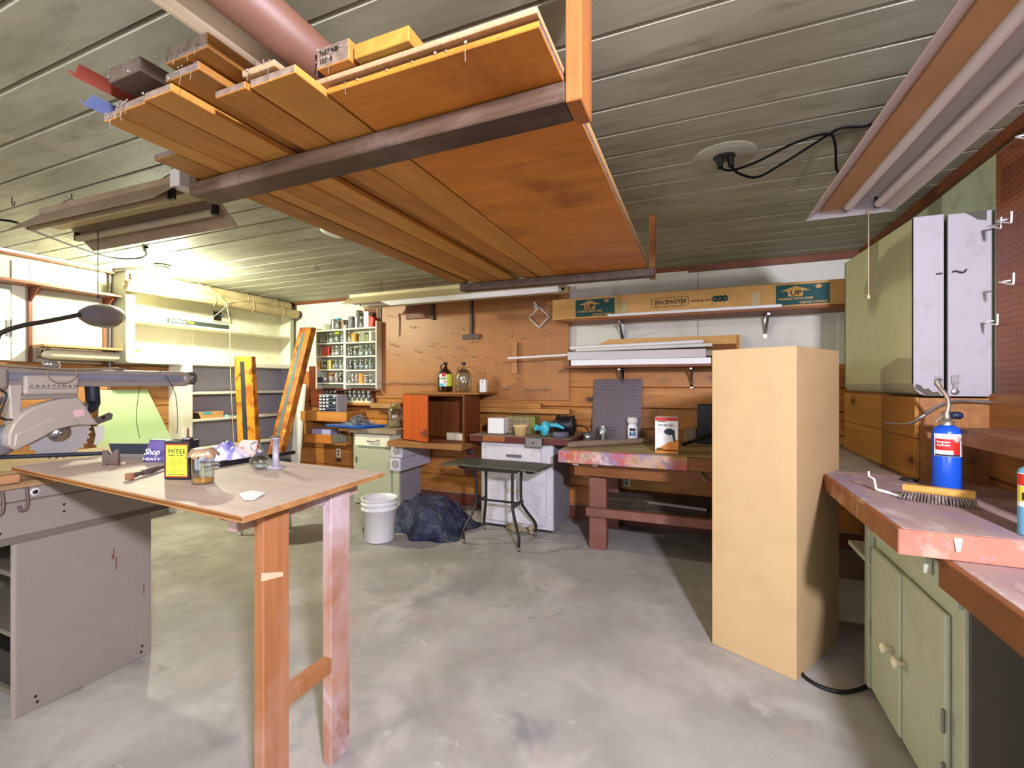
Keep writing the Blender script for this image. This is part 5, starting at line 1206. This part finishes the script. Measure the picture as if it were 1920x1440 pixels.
# leaning burnt boards
def leanbox(p,q,wv,tv,mat,inl,label,mat2=None):
    p,q,wv,tv=Vector(p),Vector(q),Vector(wv),Vector(tv)
    o=thing('burnt_plank',label,'plank',p,'burnt pine planks with inlay')
    MB().hexa([p,p+wv,p+wv+tv,p+tv],[q,q+wv,q+wv+tv,q+tv]).build('board',mat,o,.003)
    n=-tv.normalized()*.002; a,b=wv*.33,wv*.58
    pp,qq=p.lerp(q,.02),p.lerp(q,.965)
    MB().hexa([pp+a+n,pp+b+n,pp+b-n,pp+a-n],[qq+a+n,qq+b+n,qq+b-n,qq+a-n]).build('inlay',inl,o)
    return o
leanbox(V(-4.42,3.30,.0),V(-4.86,3.55,1.66),V(.20,.06,0),V(-.02,.07,.0),M['burnt'],M['slate'],'shorter burnt pine plank with a black stripe leaning on the bookcase')
q0=AY(562,614,4.12)
leanbox(AZ(474,957,0),q0,V(.155,.03,0),V(.01,.075,.0),M['burnt2'],M['slateg'],'taller burnt pine plank box with a green-grey stripe leaning by the jar shelf')
o=MB().hexa([(-4.60,4.05,0),(-4.50,4.07,0),(-4.49,4.09,0),(-4.59,4.07,0)],[(-4.80,4.36,1.35),(-4.69,4.38,1.35),(-4.68,4.40,1.35),(-4.79,4.38,1.35)]); tag(o.build('white_sheet',M['offwhite']),'narrow white panel behind the taller burnt plank','panel')
# ================= plywood table =================
TBZ=1.0
tb=thing('plywood_table','plywood table on orange-stained posts','table',(-1.6,1.2,0))
P=[V(-1.118,.841,0),V(-1.161,1.478,0),V(-2.70,1.56,0),V(-2.70,.975,0)]
MB().prism([p+V(0,0,TBZ-.019) for p in P][::1],(0,0,.019)).build('top',M['ply'],tb,.001)
MB().prism([V(-1.1165,.841,TBZ-.0185),V(-1.1595,1.478,TBZ-.0185),V(-1.1595,1.478,TBZ-.0008),V(-1.1165,.841,TBZ-.0008)],(.0012,0,0)).build('edge_band',M['plyedge'],tb)
for z0,z1,mt in ((.0005,.006,'plyedge'),(.0062,.0125,'benchwood'),(.0127,.0182,'plyedge')):
    a_,b_=P[0],P[3]; MB().prism([V(b_.x,b_.y,TBZ-.019+z0),V(a_.x,a_.y,TBZ-.019+z0),V(a_.x,a_.y,TBZ-.019+z1),V(b_.x,b_.y,TBZ-.019+z1)],(0,-.0012,0)).build('edge_layer',M[mt],tb)
MB().box(-1.22,-1.18,.953,1.045,0,TBZ-.02).build('leg',M['legwood'],tb,.003)
MB().box(-1.24,-1.20,1.238,1.332,0,TBZ-.02).build('leg',M['legcool'],tb,.003)
MB().box(-1.26,-1.222,.90,1.40,TBZ-.075,TBZ-.02).build('apron',M['legcool'],tb,.003)
MB().box(-1.34,-1.262,.93,.97,TBZ-.06,TBZ-.02).build('cleat',M['legwood'],tb,.003)
MB().box(-1.236,-1.196,1.0455,1.2375,.335,.385).build('stretcher',M['legwood'],tb,.002)
MB().prism([(-1.1793,.945,.80),(-1.1793,1.02,.775),(-1.1793,1.02,.762),(-1.1793,.945,.775)],(.0005,0,0)).build('tape',M['string'],tb)
T=TBZ+.001
# MITEE can
c=AZ(325,900,T); c=V(c.x,c.y+.03,T)
cn=thing('oil_can','black rectangular MITEE oil can with a yellow label on the plywood table','can',c)
ang=.36; ux=V(math.cos(ang),math.sin(ang),0); uy=V(-math.sin(ang),math.cos(ang),0); H=.142; W=.096; Dp=.052
def cbox(a0,a1,b0,b1,z0,z1): 
    f=lambda a,b,z:c+ux*a+uy*b+V(0,0,z)
    return MB().hexa([f(a0,b0,z0),f(a1,b0,z0),f(a1,b1,z0),f(a0,b1,z0)],[f(a0,b0,z1),f(a1,b0,z1),f(a1,b1,z1),f(a0,b1,z1)])
cbox(-W/2,W/2,-Dp/2,Dp/2,0,H).build('body',M['black'],cn,.004,2)
cbox(-W/2-.001,W/2+.001,-Dp/2-.001,Dp/2+.001,H-.004,H).build('rim',M['iron'],cn,.001)
cbox(-W*.44,W*.44,-Dp/2-.0006,-Dp/2,.010,H-.012).build('label_border',M['red'],cn)
cbox(-W*.40,W*.40,-Dp/2-.0009,-Dp/2,.014,H-.016).build('label',M['yellow'],cn)
L0=c-uy*(Dp/2+.0008)
words('MITEE',cn,L0-ux*W*.32+V(0,0,H-.046),ux,(0,0,1),.023,M['ink'],bold=.0003,width=W*.66,lift=.0004)
words('THREAD CUTTING',cn,L0-ux*W*.33+V(0,0,H-.055),ux,(0,0,1),.007,M['ink'],bold=.0002,width=W*.6,lift=.0004)
for k,tx in enumerate(('SULPHUR BASE','CUTTING OIL FOR','THREADING AND','DRILLING')): words(tx,cn,L0-ux*W*.02+V(0,0,H-.068-.0075*k),ux,(0,0,1),.0065,M['ink'],align='CENTER',lift=.0004)
for k in range(5): cbox(-W*.33,W*.33,-Dp/2-.0012,-Dp/2-.0009,.036-.0045*k+.002,.0372-.0045*k+.002).build('fine_print',M['olive'],cn)
words('NET CONTENTS ONE PINT',cn,L0-ux*W*.33+V(0,0,.0185),ux,(0,0,1),.005,M['ink'],width=W*.66,lift=.0004)
q=c+ux*.022+V(0,0,H)
MB().lathe([(0,0),(.017,0),(.017,.010),(.010,.011),(.0,.012)],q,16).build('cap_ring',M['dsteel'],cn)
MB().lathe([(.006,.01),(.004,.02),(.0035,.038),(.002,.045),(0,.045)],q,10).build('spout',M['brown'],cn)
# honey jar
c=AZ(370,908,T); c=V(c.x,c.y+.02,T); r=.034
jr=thing('glass_jar','glass jar with amber oil under a foil cover beside the MITEE can','jar',c)
MB().lathe([(0,.002),(r*.96,.002),(r,.006),(r,.098),(r*.93,.108),(r*.92,.12)],c,24).build('glass',M['jarw'],jr)
MB().lathe([(0,.004),(r*.94,.004),(r*.94,.02),(0,.021)],c,20).build('oil',M['honey'],jr)
m=MB(); n=28; c=c+V(0,0,.012); vs=[c+V(0,0,.112)]
for ring,(rr,zz) in enumerate(((.6,.112),(1.0,.110),(1.12,.100),(1.42,.088))):
    for k in range(n):
        a=2*math.pi*k/n; j=(1+.12*math.sin(k*2.3+1)*ring/3)
        vs.append(c+V(math.cos(a)*r*rr*j,math.sin(a)*r*rr*j,zz-.012*max(0,math.sin(k*1.7))*(ring==3)))
fs=[(0,1+k,1+(k+1)%n) for k in range(n)]+[(1+q_*n+k,1+(q_+1)*n+k,1+(q_+1)*n+(k+1)%n,1+q_*n+(k+1)%n) for q_ in range(3) for k in range(n)]
m.add(vs,fs,True); m.build('foil_cover',paint('pinkish_foil','c9a888',.3,.5,var=.1),jr,0,1,0,.0008)
# notched bracket
c=AZ(206,873,T); d=V(.93,.36,0); w=.034; hh=.066
m=MB(); b0=V(c.x,c.y,T)
m.prism([b0+d*x_+V(0,0,z_) for x_,z_ in ((-w,.0),(-w*.5,.0),(-w*.45,.008),(w*.45,.008),(w*.5,0),(w,0),(w*1.05,hh*.5),(w*.98,hh),(w*.55,hh),(w*.05,hh*.68),(-w*.05,hh*.68),(-w*.5,hh*.95),(-w,hh*.97),(-w*1.05,hh*.5))],V(-.36,.93,0)*.012)
tag(m.build('notched_bracket',M['rust'],None,.001),'rusty notched metal bracket standing on the plywood table','bracket')
# wrench-like tool
a,b=AZ(243,893,T+.014),AZ(318,872,T+.012)
o=thing('old_tool','old iron tool with a wooden knob lying beside the MITEE can','tool',(a+b)/2-V(0,0,.013))
MB().tube([a,a.lerp(b,.15),a.lerp(b,.2),b],[.010,.010,.008,.008],8).tube([a.lerp(b,.3),a.lerp(b,.55),a.lerp(b,.7)],[.011,.013,.010],8).build('bar',M['rust'],o)
MB().obox(a-V(0,0,.0),(.024,.022,.026)).build('knob',wood('knob_wood','9a7050','7a5238',2,2),o,.005,2)
# purple package
c=AZ(300,862,T); pk_=thing('purple_package','purple printed tool package propped at the back of the plywood table','package',c)
a,b=AZ(267,866,T),AZ(334,857,T); b=V(a.x+.20,a.y+.06,T); hv=V(-.02,.035,.115); n_=V(.02,.03,0)
MB().hexa([a,b,b+V(-.01,.05,0),a+V(-.01,.05,0)],[a+V(.012,.02,.098),b+V(-.03,.02,.095),b+V(-.03,.045,.095),a+V(.012,.045,.098)]).build('carton',M['ppurple'],pk_,.003)
r_=(b-a).normalized()
words('Shop',pk_,a+r_*.012+V(0,.002,.033)-V(0,.004,0),r_,(.0,.2,.98),.038,M['wlabel'],bold=.0008,shear=.2,lift=.004)
words('HEAVY',pk_,a+r_*.006+V(0,-.002,.008),r_,(0,.2,.98),.016,M['wlabel'],bold=.0006,width=.085,lift=.004)
# bag with blue and purple
a,b=AZ(336,861,T),AZ(428,856,T)
m=MB(); nx,ny=18,8; vs=[]
d=V(.30,.10,0); e=V(-.06,.16,0); o0=AZ(334,866,T)
for j in range(ny+1):
    for i in range(nx+1):
        u,v=i/nx,j/ny; ed=min(1,min(u,1-u,v,1-v)/.2)
        vs.append(o0+d*u+e*v+V(0,0,.004+ed*(.052+.018*math.sin(11*u+4*v)+.014*math.sin(19*v-9*u)+.012*math.sin(27*u))))
m.add(vs,[(j*(nx+1)+i,j*(nx+1)+i+1,(j+1)*(nx+1)+i+1,(j+1)*(nx+1)+i) for j in range(ny) for i in range(nx)],True)
bg=thing('plastic_bag','crumpled clear and blue-purple plastic bag behind the foil-topped jar','bag',o0)
t=NT('bag_print'); t.col(t.ramp(t.noise(t.coord((1,1,1)),7,3,.5,.8),[(.40,lin('e4e2ee')),(.5,lin('9a90d8')),(.58,lin('5f62b8')),(.66,lin('d8daf0'))])); bm=t.set(.18,0,.7)
m.build('film',bm,bg,0,1,1)
# pink card
a=AZ(432,862,T); b=a+V(.10,.035,0)
o=thing('packaging_card','pinkish packaging card with red lettering standing behind the oil bottle','card',a)
MB().prism([a,b,b+V(-.012,.03,.085),a+V(.035,.03,.09),a+V(.004,.02,.05)],(.002,.006,0)).build('card',M['pinkcard'],o)
rr_=(b-a).normalized()
words('Lisse',o,a+rr_*.018+V(0,.008,.048),rr_,(0,.3,.95),.020,M['red'],shear=.3,lift=.006)
words('GLOVES MEN',o,a+rr_*.012+V(0,.004,.026),rr_,(0,.3,.95),.010,M['ink'],lift=.006)
words('SIZE 9',o,a+rr_*.03+V(0,.002,.012),rr_,(0,.3,.95),.009,M['ink'],lift=.006)
# black tray + pipes
a,b=AZ(190,862,T+.0),AZ(268,858,T)
d=V(.20,.075,0); e=V(-.04,.09,0); o=thing('steel_tray','dark open sheet-metal tray behind the notched bracket','tray',a+V(-.02,.06,0)); p=a+V(-.02,.05,.022)
m=MB().prism([p,p+d,p+d+V(.0,0,.045),p+V(-.016,-.005,.045)],e*.03).prism([p+e,p+e+d,p+e+d+V(0,0,.03),p+e+V(0,0,.03)],e*.03).prism([p,p+d,p+d+e,p+e],(0,0,.003))
m.build('sheet',M['rubber'],o)
o=MB().beam(p+V(-.0,.03,-.012),p+d*1.0+V(0,.03,-.012),.06,.02); tag(o.build('flat_bar',M['dsteel']),'flat grey steel bar under the dark sheet-metal tray','bar')
p,q=AZ(-40,859,T+.011),AZ(192,850,T+.011)
o=MB().cyl(p,q,.010,10); tag(o.build('steel_pipe',M['rubber']),'long blue-black pipe lying across the saw table','pipe')
o=thing('pipe_clamp','steel and black pipe clamp lying along the back of the plywood table','clamp',AZ(430,872,T))
p,m_,q=AZ(385,876,T+.010),AZ(412,871,T+.010),AZ(552,848,T+.012)
MB().cyl(p,m_,.007,10).build('rod',M['steel'],o); MB().tube([m_,m_.lerp(q,.04),m_.lerp(q,.5),q],[.012,.012,.011,.009],10).build('pipe',M['black'],o)
MB().obox(m_.lerp(q,.05),(.012,.03,.03)).build('collar',M['iron'],o,.002)
# glass oiler
c=AZ(482,880,T); c=V(c.x,c.y+.015,T)
o=thing('glass_oiler','clear glass oil bottle with a metal thumb ring on the plywood table','bottle',c)
MB().lathe([(0,.003),(.024,.003),(.041,.024),(.041,.036),(.027,.054),(.016,.064),(.012,.070)],c,20).build('glass',M['jarw'],o)
MB().lathe([(.013,.068),(.013,.078),(.006,.084),(.0035,.102),(0,.102)],c,12).build('spout',M['chrome'],o)
MB().lathe([(.016,-.006),(.019,-.006),(.019,.006),(.016,.006)],c+V(-.028,.0,.09),18,(.5,-.8,.25)).build('thumb_ring',M['steel'],o)
MB().lathe([(0,.005),(.018,.005),(.024,.016),(0,.017)],c,12).build('liquid',M['wsheet'],o)
# grey stand
c=AZ(517,877,T); c=V(c.x,c.y,T)
o=thing('table_stand','grey metal post on a round base at the back of the plywood table','stand',c)
MB().lathe([(0,0),(.036,0),(.036,.004),(.02,.008),(.013,.009),(.0125,.119),(.017,.120),(.017,.126),(0,.126)],c,20).build('post',paint('stand_grey','a9a6b4',.4,.2,var=.1),o)
m=MB().lathe([(0,0),(.019,0),(.020,.003),(.017,.006),(0,.006)],c+V(0,0,.126),12).build('cap',M['rust'],o)
# paper scrap
pp=[AZ(447,927,T+.001),AZ(458,938,T+.001),AZ(476,938,T+.001),AZ(498,924,T+.003),AZ(470,920,T+.005)]
o=MB().prism(pp,(0,0,.0012)); tag(o.build('paper_scrap',M['paper']),'torn white paper scrap near the corner of the plywood table','paper')
o=MB().obox(AZ(228,868,T+.006),(.03,.014,.010)); tag(o.build('wood_chip',M['pinkcard']),'little pinkish wood chip beside the notched bracket','chip')
# metal stool seen under the table
o=thing('chrome_stool','chrome-legged stool standing far under the plywood table','stool',(-3.6,3.0,0))
MB().lathe([(0,0),(.20,0),(.21,.02),(.19,.05),(0,.06)],(-3.62,2.95,.62),24).build('seat',M['rubber'],o)
for a in range(4):
    x,y=math.cos(a*1.57+.6),math.sin(a*1.57+.6); lg=MB().tube([(-3.62+x*.13,2.95+y*.13,.62),(-3.62+x*.21,2.95+y*.21,.012)],.014,8).build('leg',M['chrome'],o)
    MB().lathe([(0,0),(.02,0),(.02,.02),(0,.02)],(-3.62+x*.21,2.95+y*.21,.0),10).build('foot',M['white'],lg)
# ================= radial arm saw =================
sw=thing('radial_arm_saw','grey-beige CRAFTSMAN radial arm saw on a steel cabinet','saw',(-3.0,1.2,0))
SX=-2.545
MB().box(SX-.012,SX,.935,1.42,.0,.725).build('cabinet_panel',M['saw'],sw,.002)
MB().tube([(SX-.014,.935,.002),(SX-.014,.935,.725)],.014,14).build('corner_post',M['saw'],sw)
MB().box(SX-.75,SX-.738,.93,1.42,0,.725).build('cabinet_panel',M['sawd'],sw)
MB().box(SX-.74,SX-.012,1.40,1.42,0,.725).build('cabinet_back',M['sawd'],sw)
for z in (.06,.30,.55): MB().box(SX-.74,SX-.016,.95,1.40,z,z+.02).build('cabinet_shelf',M['sawd'],sw)
MB().box(SX-.60,SX-.05,.96,1.30,.081,.22).build('stored_box',M['iron'],sw,.004)
MB().prism([(SX-.001,.86,.735),(SX-.001,1.60,.735),(SX+.010,1.60,.71),(SX+.010,.86,.71)],(-.02,0,0)).build('apron_lip',M['sawd'],sw)
MB().box(SX-.02,SX+.004,.70,1.66,.735,.872).build('apron',M['saw'],sw,.003)
MB().box(SX-.03,SX+.008,.70,1.66,.878,.93).build('apron',M['saw'],sw,.003)
MB().box(SX-.76,SX+.0,.72,1.64,.725,.93).build('frame',M['sawd'],sw)
mm=MB().lathe([(0,0),(.016,0),(.016,.002),(0,.002)],(SX+.008,.985,.905),18,(1,0,0)); mm.build('badge',M['white'],sw)
MB().lathe([(0,.0021),(.009,.0021),(.009,.003),(0,.003)],(SX+.008,.985,.905),14,(1,0,0)).build('badge_print',M['iron'],sw)
for y,z in ((1.08,.83),(1.08,.80),(.885,.76)): MB().cyl((SX+.004,y,z),(SX+.005,y,z),.005,8).build('bolt_hole',M['black'],sw)
for y in (.945,.875):
    MB().tube(smoothpath([(SX+.01,y+.014,.93),(SX+.02,y+.014,.88),(SX+.02,y+.01,.845),(SX+.018,y-.006,.84),(SX+.016,y-.01,.86)],3),.006,6).build('clamp_bracket',M['rust'],sw)
MB().box(SX-.9,SX+.02,.66,1.70,.931,.957).build('wood_top',wood('saw_table','b4936a','967550',1,1,.6,stain=.4),sw,.002)
MB().box(SX-.03,SX+.04,.62,.93,.957,.99).build('fence_block',wood('fence','b88a60','966a44',1,1),sw,.003)
for y_,z_,l_ in ((1.26,.575,.05),(1.27,.535,.06),(1.255,.55,.02),(1.385,.36,.05)): MB().box(SX,SX+.0006,y_,y_+.004,z_-l_,z_).build('rust_streak',M['brown'],sw)
for y_,z_ in ((.99,.055),(.995,.03),(1.38,.055),(1.375,.03)): MB().cyl((SX,y_,z_),(SX+.0015,y_,z_),.006,8).build('rivet_hole',M['iron'],sw)
# arm (runs away from the camera along y)
AXX=-2.97; az=1.383
y0,y1=.45,AX(338,706,AXX).y
m=MB().tube([(AXX,y0,az),(AXX,y1,az-.003)],.037,18); m.build('arm',paint('arm_band','85838f',.4,.2,var=.12,scale=14),sw)
MB().box(AXX-.032,AXX+.032,y0,y1+.01,az+.014,az+.043).build('arm_top',M['saw'],sw,.009,2)
MB().box(AXX-.036,AXX+.036,y0,y1+.02,az-.047,az-.018).build('arm_bottom',M['saw'],sw,.006,2)
MB().lathe([(.034,0),(.042,.012),(.042,.035),(.034,.045),(0,.046)],(AXX,y1,az),20,(0,1,0)).build('end_cap',M['saw'],sw)
m=MB().lathe([(0,0),(.034,0),(.034,.03),(.028,.036),(0,.036)],(AXX,y1+.046,az+.002),18,(0,1,0))
for k in range(10):
    a=2*math.pi*k/10; c=(AXX+math.cos(a)*.035,az+.002+math.sin(a)*.035); m.tube([(c[0],y1+.048,c[1]),(c[0],y1+.08,c[1])],.006,5)
m.build('end_knob',M['dsteel'],sw)
MB().cyl((AXX,.52,.93),(AXX,.52,1.50),.06,18).build('column',M['sawd'],sw)
# carriage housing with the name
HX=-2.90
a=AX(45,704,HX);b=AX(149,743,HX)
MB().box(AXX-.05,HX,a.y,b.y,b.z+.010,a.z+.002).build('carriage_housing',M['sawg'],sw,.012,3)
MB().box(AXX-.05,HX-.008,a.y-.012,b.y-.002,b.z-.012,b.z+.012).build('carriage_base',M['saw'],sw,.004)
l0=AX(55,727,HX); lw=AX(145,727,HX).y-l0.y; lz=AX(100,724,HX).z
words('C R A F T S M A N',sw,(HX+.0004,l0.y,lz-.006),(0,1,0),(0,0,1),.017,M['ink'],bold=.0002,width=lw,name='name_lettering',lift=.0006)
MB().box(HX,HX+.0012,l0.y,l0.y+lw,lz-.012,lz-.0105).build('name_line',M['ink'],sw)
ky=AX(96,690,AXX).y
MB().lathe([(0,0),(.032,0),(.032,.014),(.034,.016),(.030,.034),(0,.035)],(AXX,ky,az+.043),18).build('lock_knob',M['chrome'],sw)
MB().tube(arc((HX+.006,ky+.01,az+.028),(0,1,0),(0,0,1),.058,math.pi*1.0,math.pi*2.0,14),.0036,6).tube([(HX+.006,ky+.01,az-.03),(AXX,ky+.01,az+.05)],.003,5).build('cord_loop',M['fixd'],sw)
MB().tube(smoothpath([(AXX+.03,.55,az+.055),(AXX+.03,ky-.25,az+.055),(AXX+.045,ky-.1,az+.047),(AXX+.045,ky+.05,az+.040),(AXX+.04,ky+.16,az+.045),(AXX+.02,ky+.26,az+.052),(AXX,ky+.32,az+.046)],6),.006,7).build('power_cord',M['fixd'],sw)
a=AX(0,700,HX); MB().box(AXX-.06,HX+.01,a.y-.35,AX(15,700,HX).y,az-.055,az+.045).build('carriage_cap',M['saw'],sw,.014,3)
# yoke leg
a=AX(17,733,HX);b=AX(46,733,HX);c=AX(25,838,HX);d=AX(40,838,HX)
MB().hexa([(HX-.01,c.y,c.z),(HX-.01,d.y,c.z),(HX-.09,d.y,c.z),(HX-.09,c.y,c.z)],[(HX-.01,a.y,a.z+.03),(HX-.01,b.y,a.z+.03),(HX-.09,b.y,a.z+.03),(HX-.09,a.y,a.z+.03)]).build('yoke',M['sawg'],sw,.008,2)
mc=AX(4,824,-3.0); MB().lathe([(0,0),(.055,0),(.07,.02),(.07,.20),(.055,.22),(0,.22)],(-2.93,mc.y-.02,mc.z),20,(-1,-.1,0)).build('motor',paint('motor_grey','8c8e98',.35,.3),sw)
# guard and blade, parallel to the arm
GX=-2.865
pts=[(16,836),(17,812),(26,793),(42,777),(64,763),(90,754),(118,748),(150,746),(154,752),(164,766),(175,783),(186,796),(168,797),(150,797),(128,801),(105,807),(78,822),(52,835),(34,845),(26,843)]
MB().prism([AX(px,py,GX) for px,py in pts],(-.07,0,0)).build('blade_guard',M['sawg'],sw,.008,3)
MB().prism([AX(px,py,GX+.006) for px,py in ((26,838),(30,814),(60,802),(95,786),(118,782),(138,785),(150,792),(150,796),(128,800),(105,806),(78,821),(52,834),(34,842))],(-.012,0,0)).build('guard_rib',M['sawg'],sw,.005,2)
cB=AX(111,811,GX-.03)
m=MB(); n=28; rb=.127; ring=[]
for k in range(n):
    a=-2*math.pi*k/n
    for da,rr in ((0,rb*.93),(.05,rb),(.11,rb),(.13,rb*.92)): ring.append(cB+V(0,math.cos(a-da)*rr,math.sin(a-da)*rr))
m.prism(ring,(-.003,0,0)); m.build('blade',paint('blade_steel','cfcfd6',.3,.55,.05,30,bump=0),sw)
MB().lathe([(0,.014),(.018,.014),(.022,.009),(.044,.007),(.047,0)],cB,26,(1,0,0)).build('arbor_flange',M['steel'],sw)
MB().lathe([(0,.024),(.010,.024),(.012,.014),(.013,.0)],cB,6,(1,0,0)).build('arbor_nut',M['steel'],sw)
MB().prism([AX(137,770,GX+.0006),AX(157,767,GX+.0006),AX(159,779,GX+.0006),AX(139,782,GX+.0006)],(.0006,0,0)).build('sticker',paint('pink_sticker','e0b4b8',.6,bump=0),sw)
MB().tube(smoothpath([AX(172,718,AXX),AX(174,745,AXX),AX(174,757,AXX),AX(167,765,AXX+.03),AX(156,768,GX-.05)],5),.030,14).build('dust_elbow',M['rubber'],sw)
MB().tube([AX(161,767,GX-.045),AX(151,765,GX-.05)],.031,14).build('hose_clamp',M['steel'],sw)
MB().prism([AX(176,786,GX-.02),AX(205,773,GX-.02),AX(212,777,GX-.02),AX(210,786,GX-.02),AX(180,797,GX-.02)],(-.004,0,0)).build('kickback_bar',M['dsteel'],sw)
MB().lathe([(0,.004),(.009,.004),(.009,0)],AX(193,783,GX-.019),12,(1,0,0)).build('pivot_bolt',M['iron'],sw)
MB().prism([AX(px,py,GX-.05) for px,py in ((176,800),(196,797),(196,815),(186,834),(176,834),(180,815))],(-.004,0,0)).build('guard_plate',M['offwhite'],sw)
MB().tube(smoothpath([AX(300,693,AXX+.01),AX(318,715,AXX+.045),AX(330,745,AXX+.03),AX(333,790,AXX),AX(332,812,AXX)],5),.002,5).build('wire',M['iron'],sw)
MB().tube(smoothpath([AX(262,725,AXX+.04),AX(257,760,AXX+.02),AX(256,790,AXX),AX(262,822,AXX)],5),.0016,5).build('wire',M['iron'],sw)
o=MB().tube(smoothpath([AX(4,745,-2.8),AX(-6,775,-2.8),AX(8,786,-2.8),AX(22,787,-2.86)],5),.005,6).tube(smoothpath([AX(-10,728,-2.8),AX(8,735,-2.8),AX(12,742,-2.8),AX(5,762,-2.8),AX(-8,795,-2.8)],5),.004,6)
o.build('motor_cord',M['black'],sw)
# gooseneck lamp
LX=-2.85
gl=thing('gooseneck_lamp','gooseneck work lamp with a pointed metal shade above the saw','lamp',(AXX,.52,1.502))
q0=AX(150,590,LX); q1=AX(216,594,LX-.22)
MB().cyl((AXX,.52,1.502),(AXX,.52,1.53),.03,14).build('base',M['iron'],gl)
MB().tube(smoothpath([(AXX,.52,1.53),(AXX+.01,.58,1.56),AX(-40,652,LX),AX(0,625,LX),AX(40,611,LX),AX(90,602,LX),q0],6),.0105,10).build('gooseneck',M['iron'],gl)
ax=(q1-q0).normalized(); L=(q1-q0).length
MB().lathe([(.011,-.006),(.014,.0),(.017,.02),(.034,.045),(.055,L*.36),(.065,L*.62),(.064,L*.80),(.052,L),(.050,L*.99),(.058,L*.78),(.05,L*.4),(.02,.05)],q0,24,ax).build('shade',paint('lamp_grey','7c7478',.32,.4,var=.06),gl)
MB().ball(q0+ax*.09,.026,12).build('bulb',M['fixw'],gl)
# ================= light =================
def point(name,loc,col,pw,r):
    l=bpy.data.lights.new(name,'POINT'); l.energy=pw; l.color=col; l.shadow_soft_size=r
    o=bpy.data.objects.new(name,l); COL.objects.link(o); o.location=loc; return o
def area(name,loc,aim,col,pw,size):
    l=bpy.data.lights.new(name,'AREA'); l.shape='DISK'; l.size=size; l.energy=pw; l.color=col
    o=bpy.data.objects.new(name,l); COL.objects.link(o); o.location=loc; o.rotation_euler=(Vector(aim)-Vector(loc)).to_track_quat('-Z','Y').to_euler(); return o
area('work_lamp',(.96,-.6,2.2),(-1.9,3.4,.5),(.86,.84,1.0),COOL,.22)
area('warm_fill',(-2.6,-1.4,1.95),(.3,3.0,.9),(1.0,.92,.74),WARM,1.0)  # added soft fill from behind the camera, not a lamp of the room
w=bpy.data.worlds.new('World'); SC.world=w; w.use_nodes=True
bg=w.node_tree.nodes['Background']; bg.inputs[0].default_value=(.80,.85,1.0,1); bg.inputs[1].default_value=WORLD
cam=bpy.data.cameras.new('Camera'); co=bpy.data.objects.new('Camera',cam); COL.objects.link(co)
cam.sensor_width=36; cam.sensor_fit='HORIZONTAL'; cam.lens=853/1920*36; cam.clip_start=.05
co.location=(0,0,EYE); co.rotation_euler=(math.pi/2,0,YAW)
SC.camera=co
vs=SC.view_settings; vs.view_transform='Standard'; vs.look='None'; vs.gamma=1; vs.use_curve_mapping=False; vs.exposure=EXPO
SC.cycles.max_bounces=8; SC.cycles.diffuse_bounces=5; SC.cycles.glossy_bounces=3; SC.cycles.transparent_max_bounces=24; SC.cycles.caustics_reflective=False; SC.cycles.caustics_refractive=False
SC.cycles.use_denoising=True
SC.cycles.sample_clamp_indirect=6
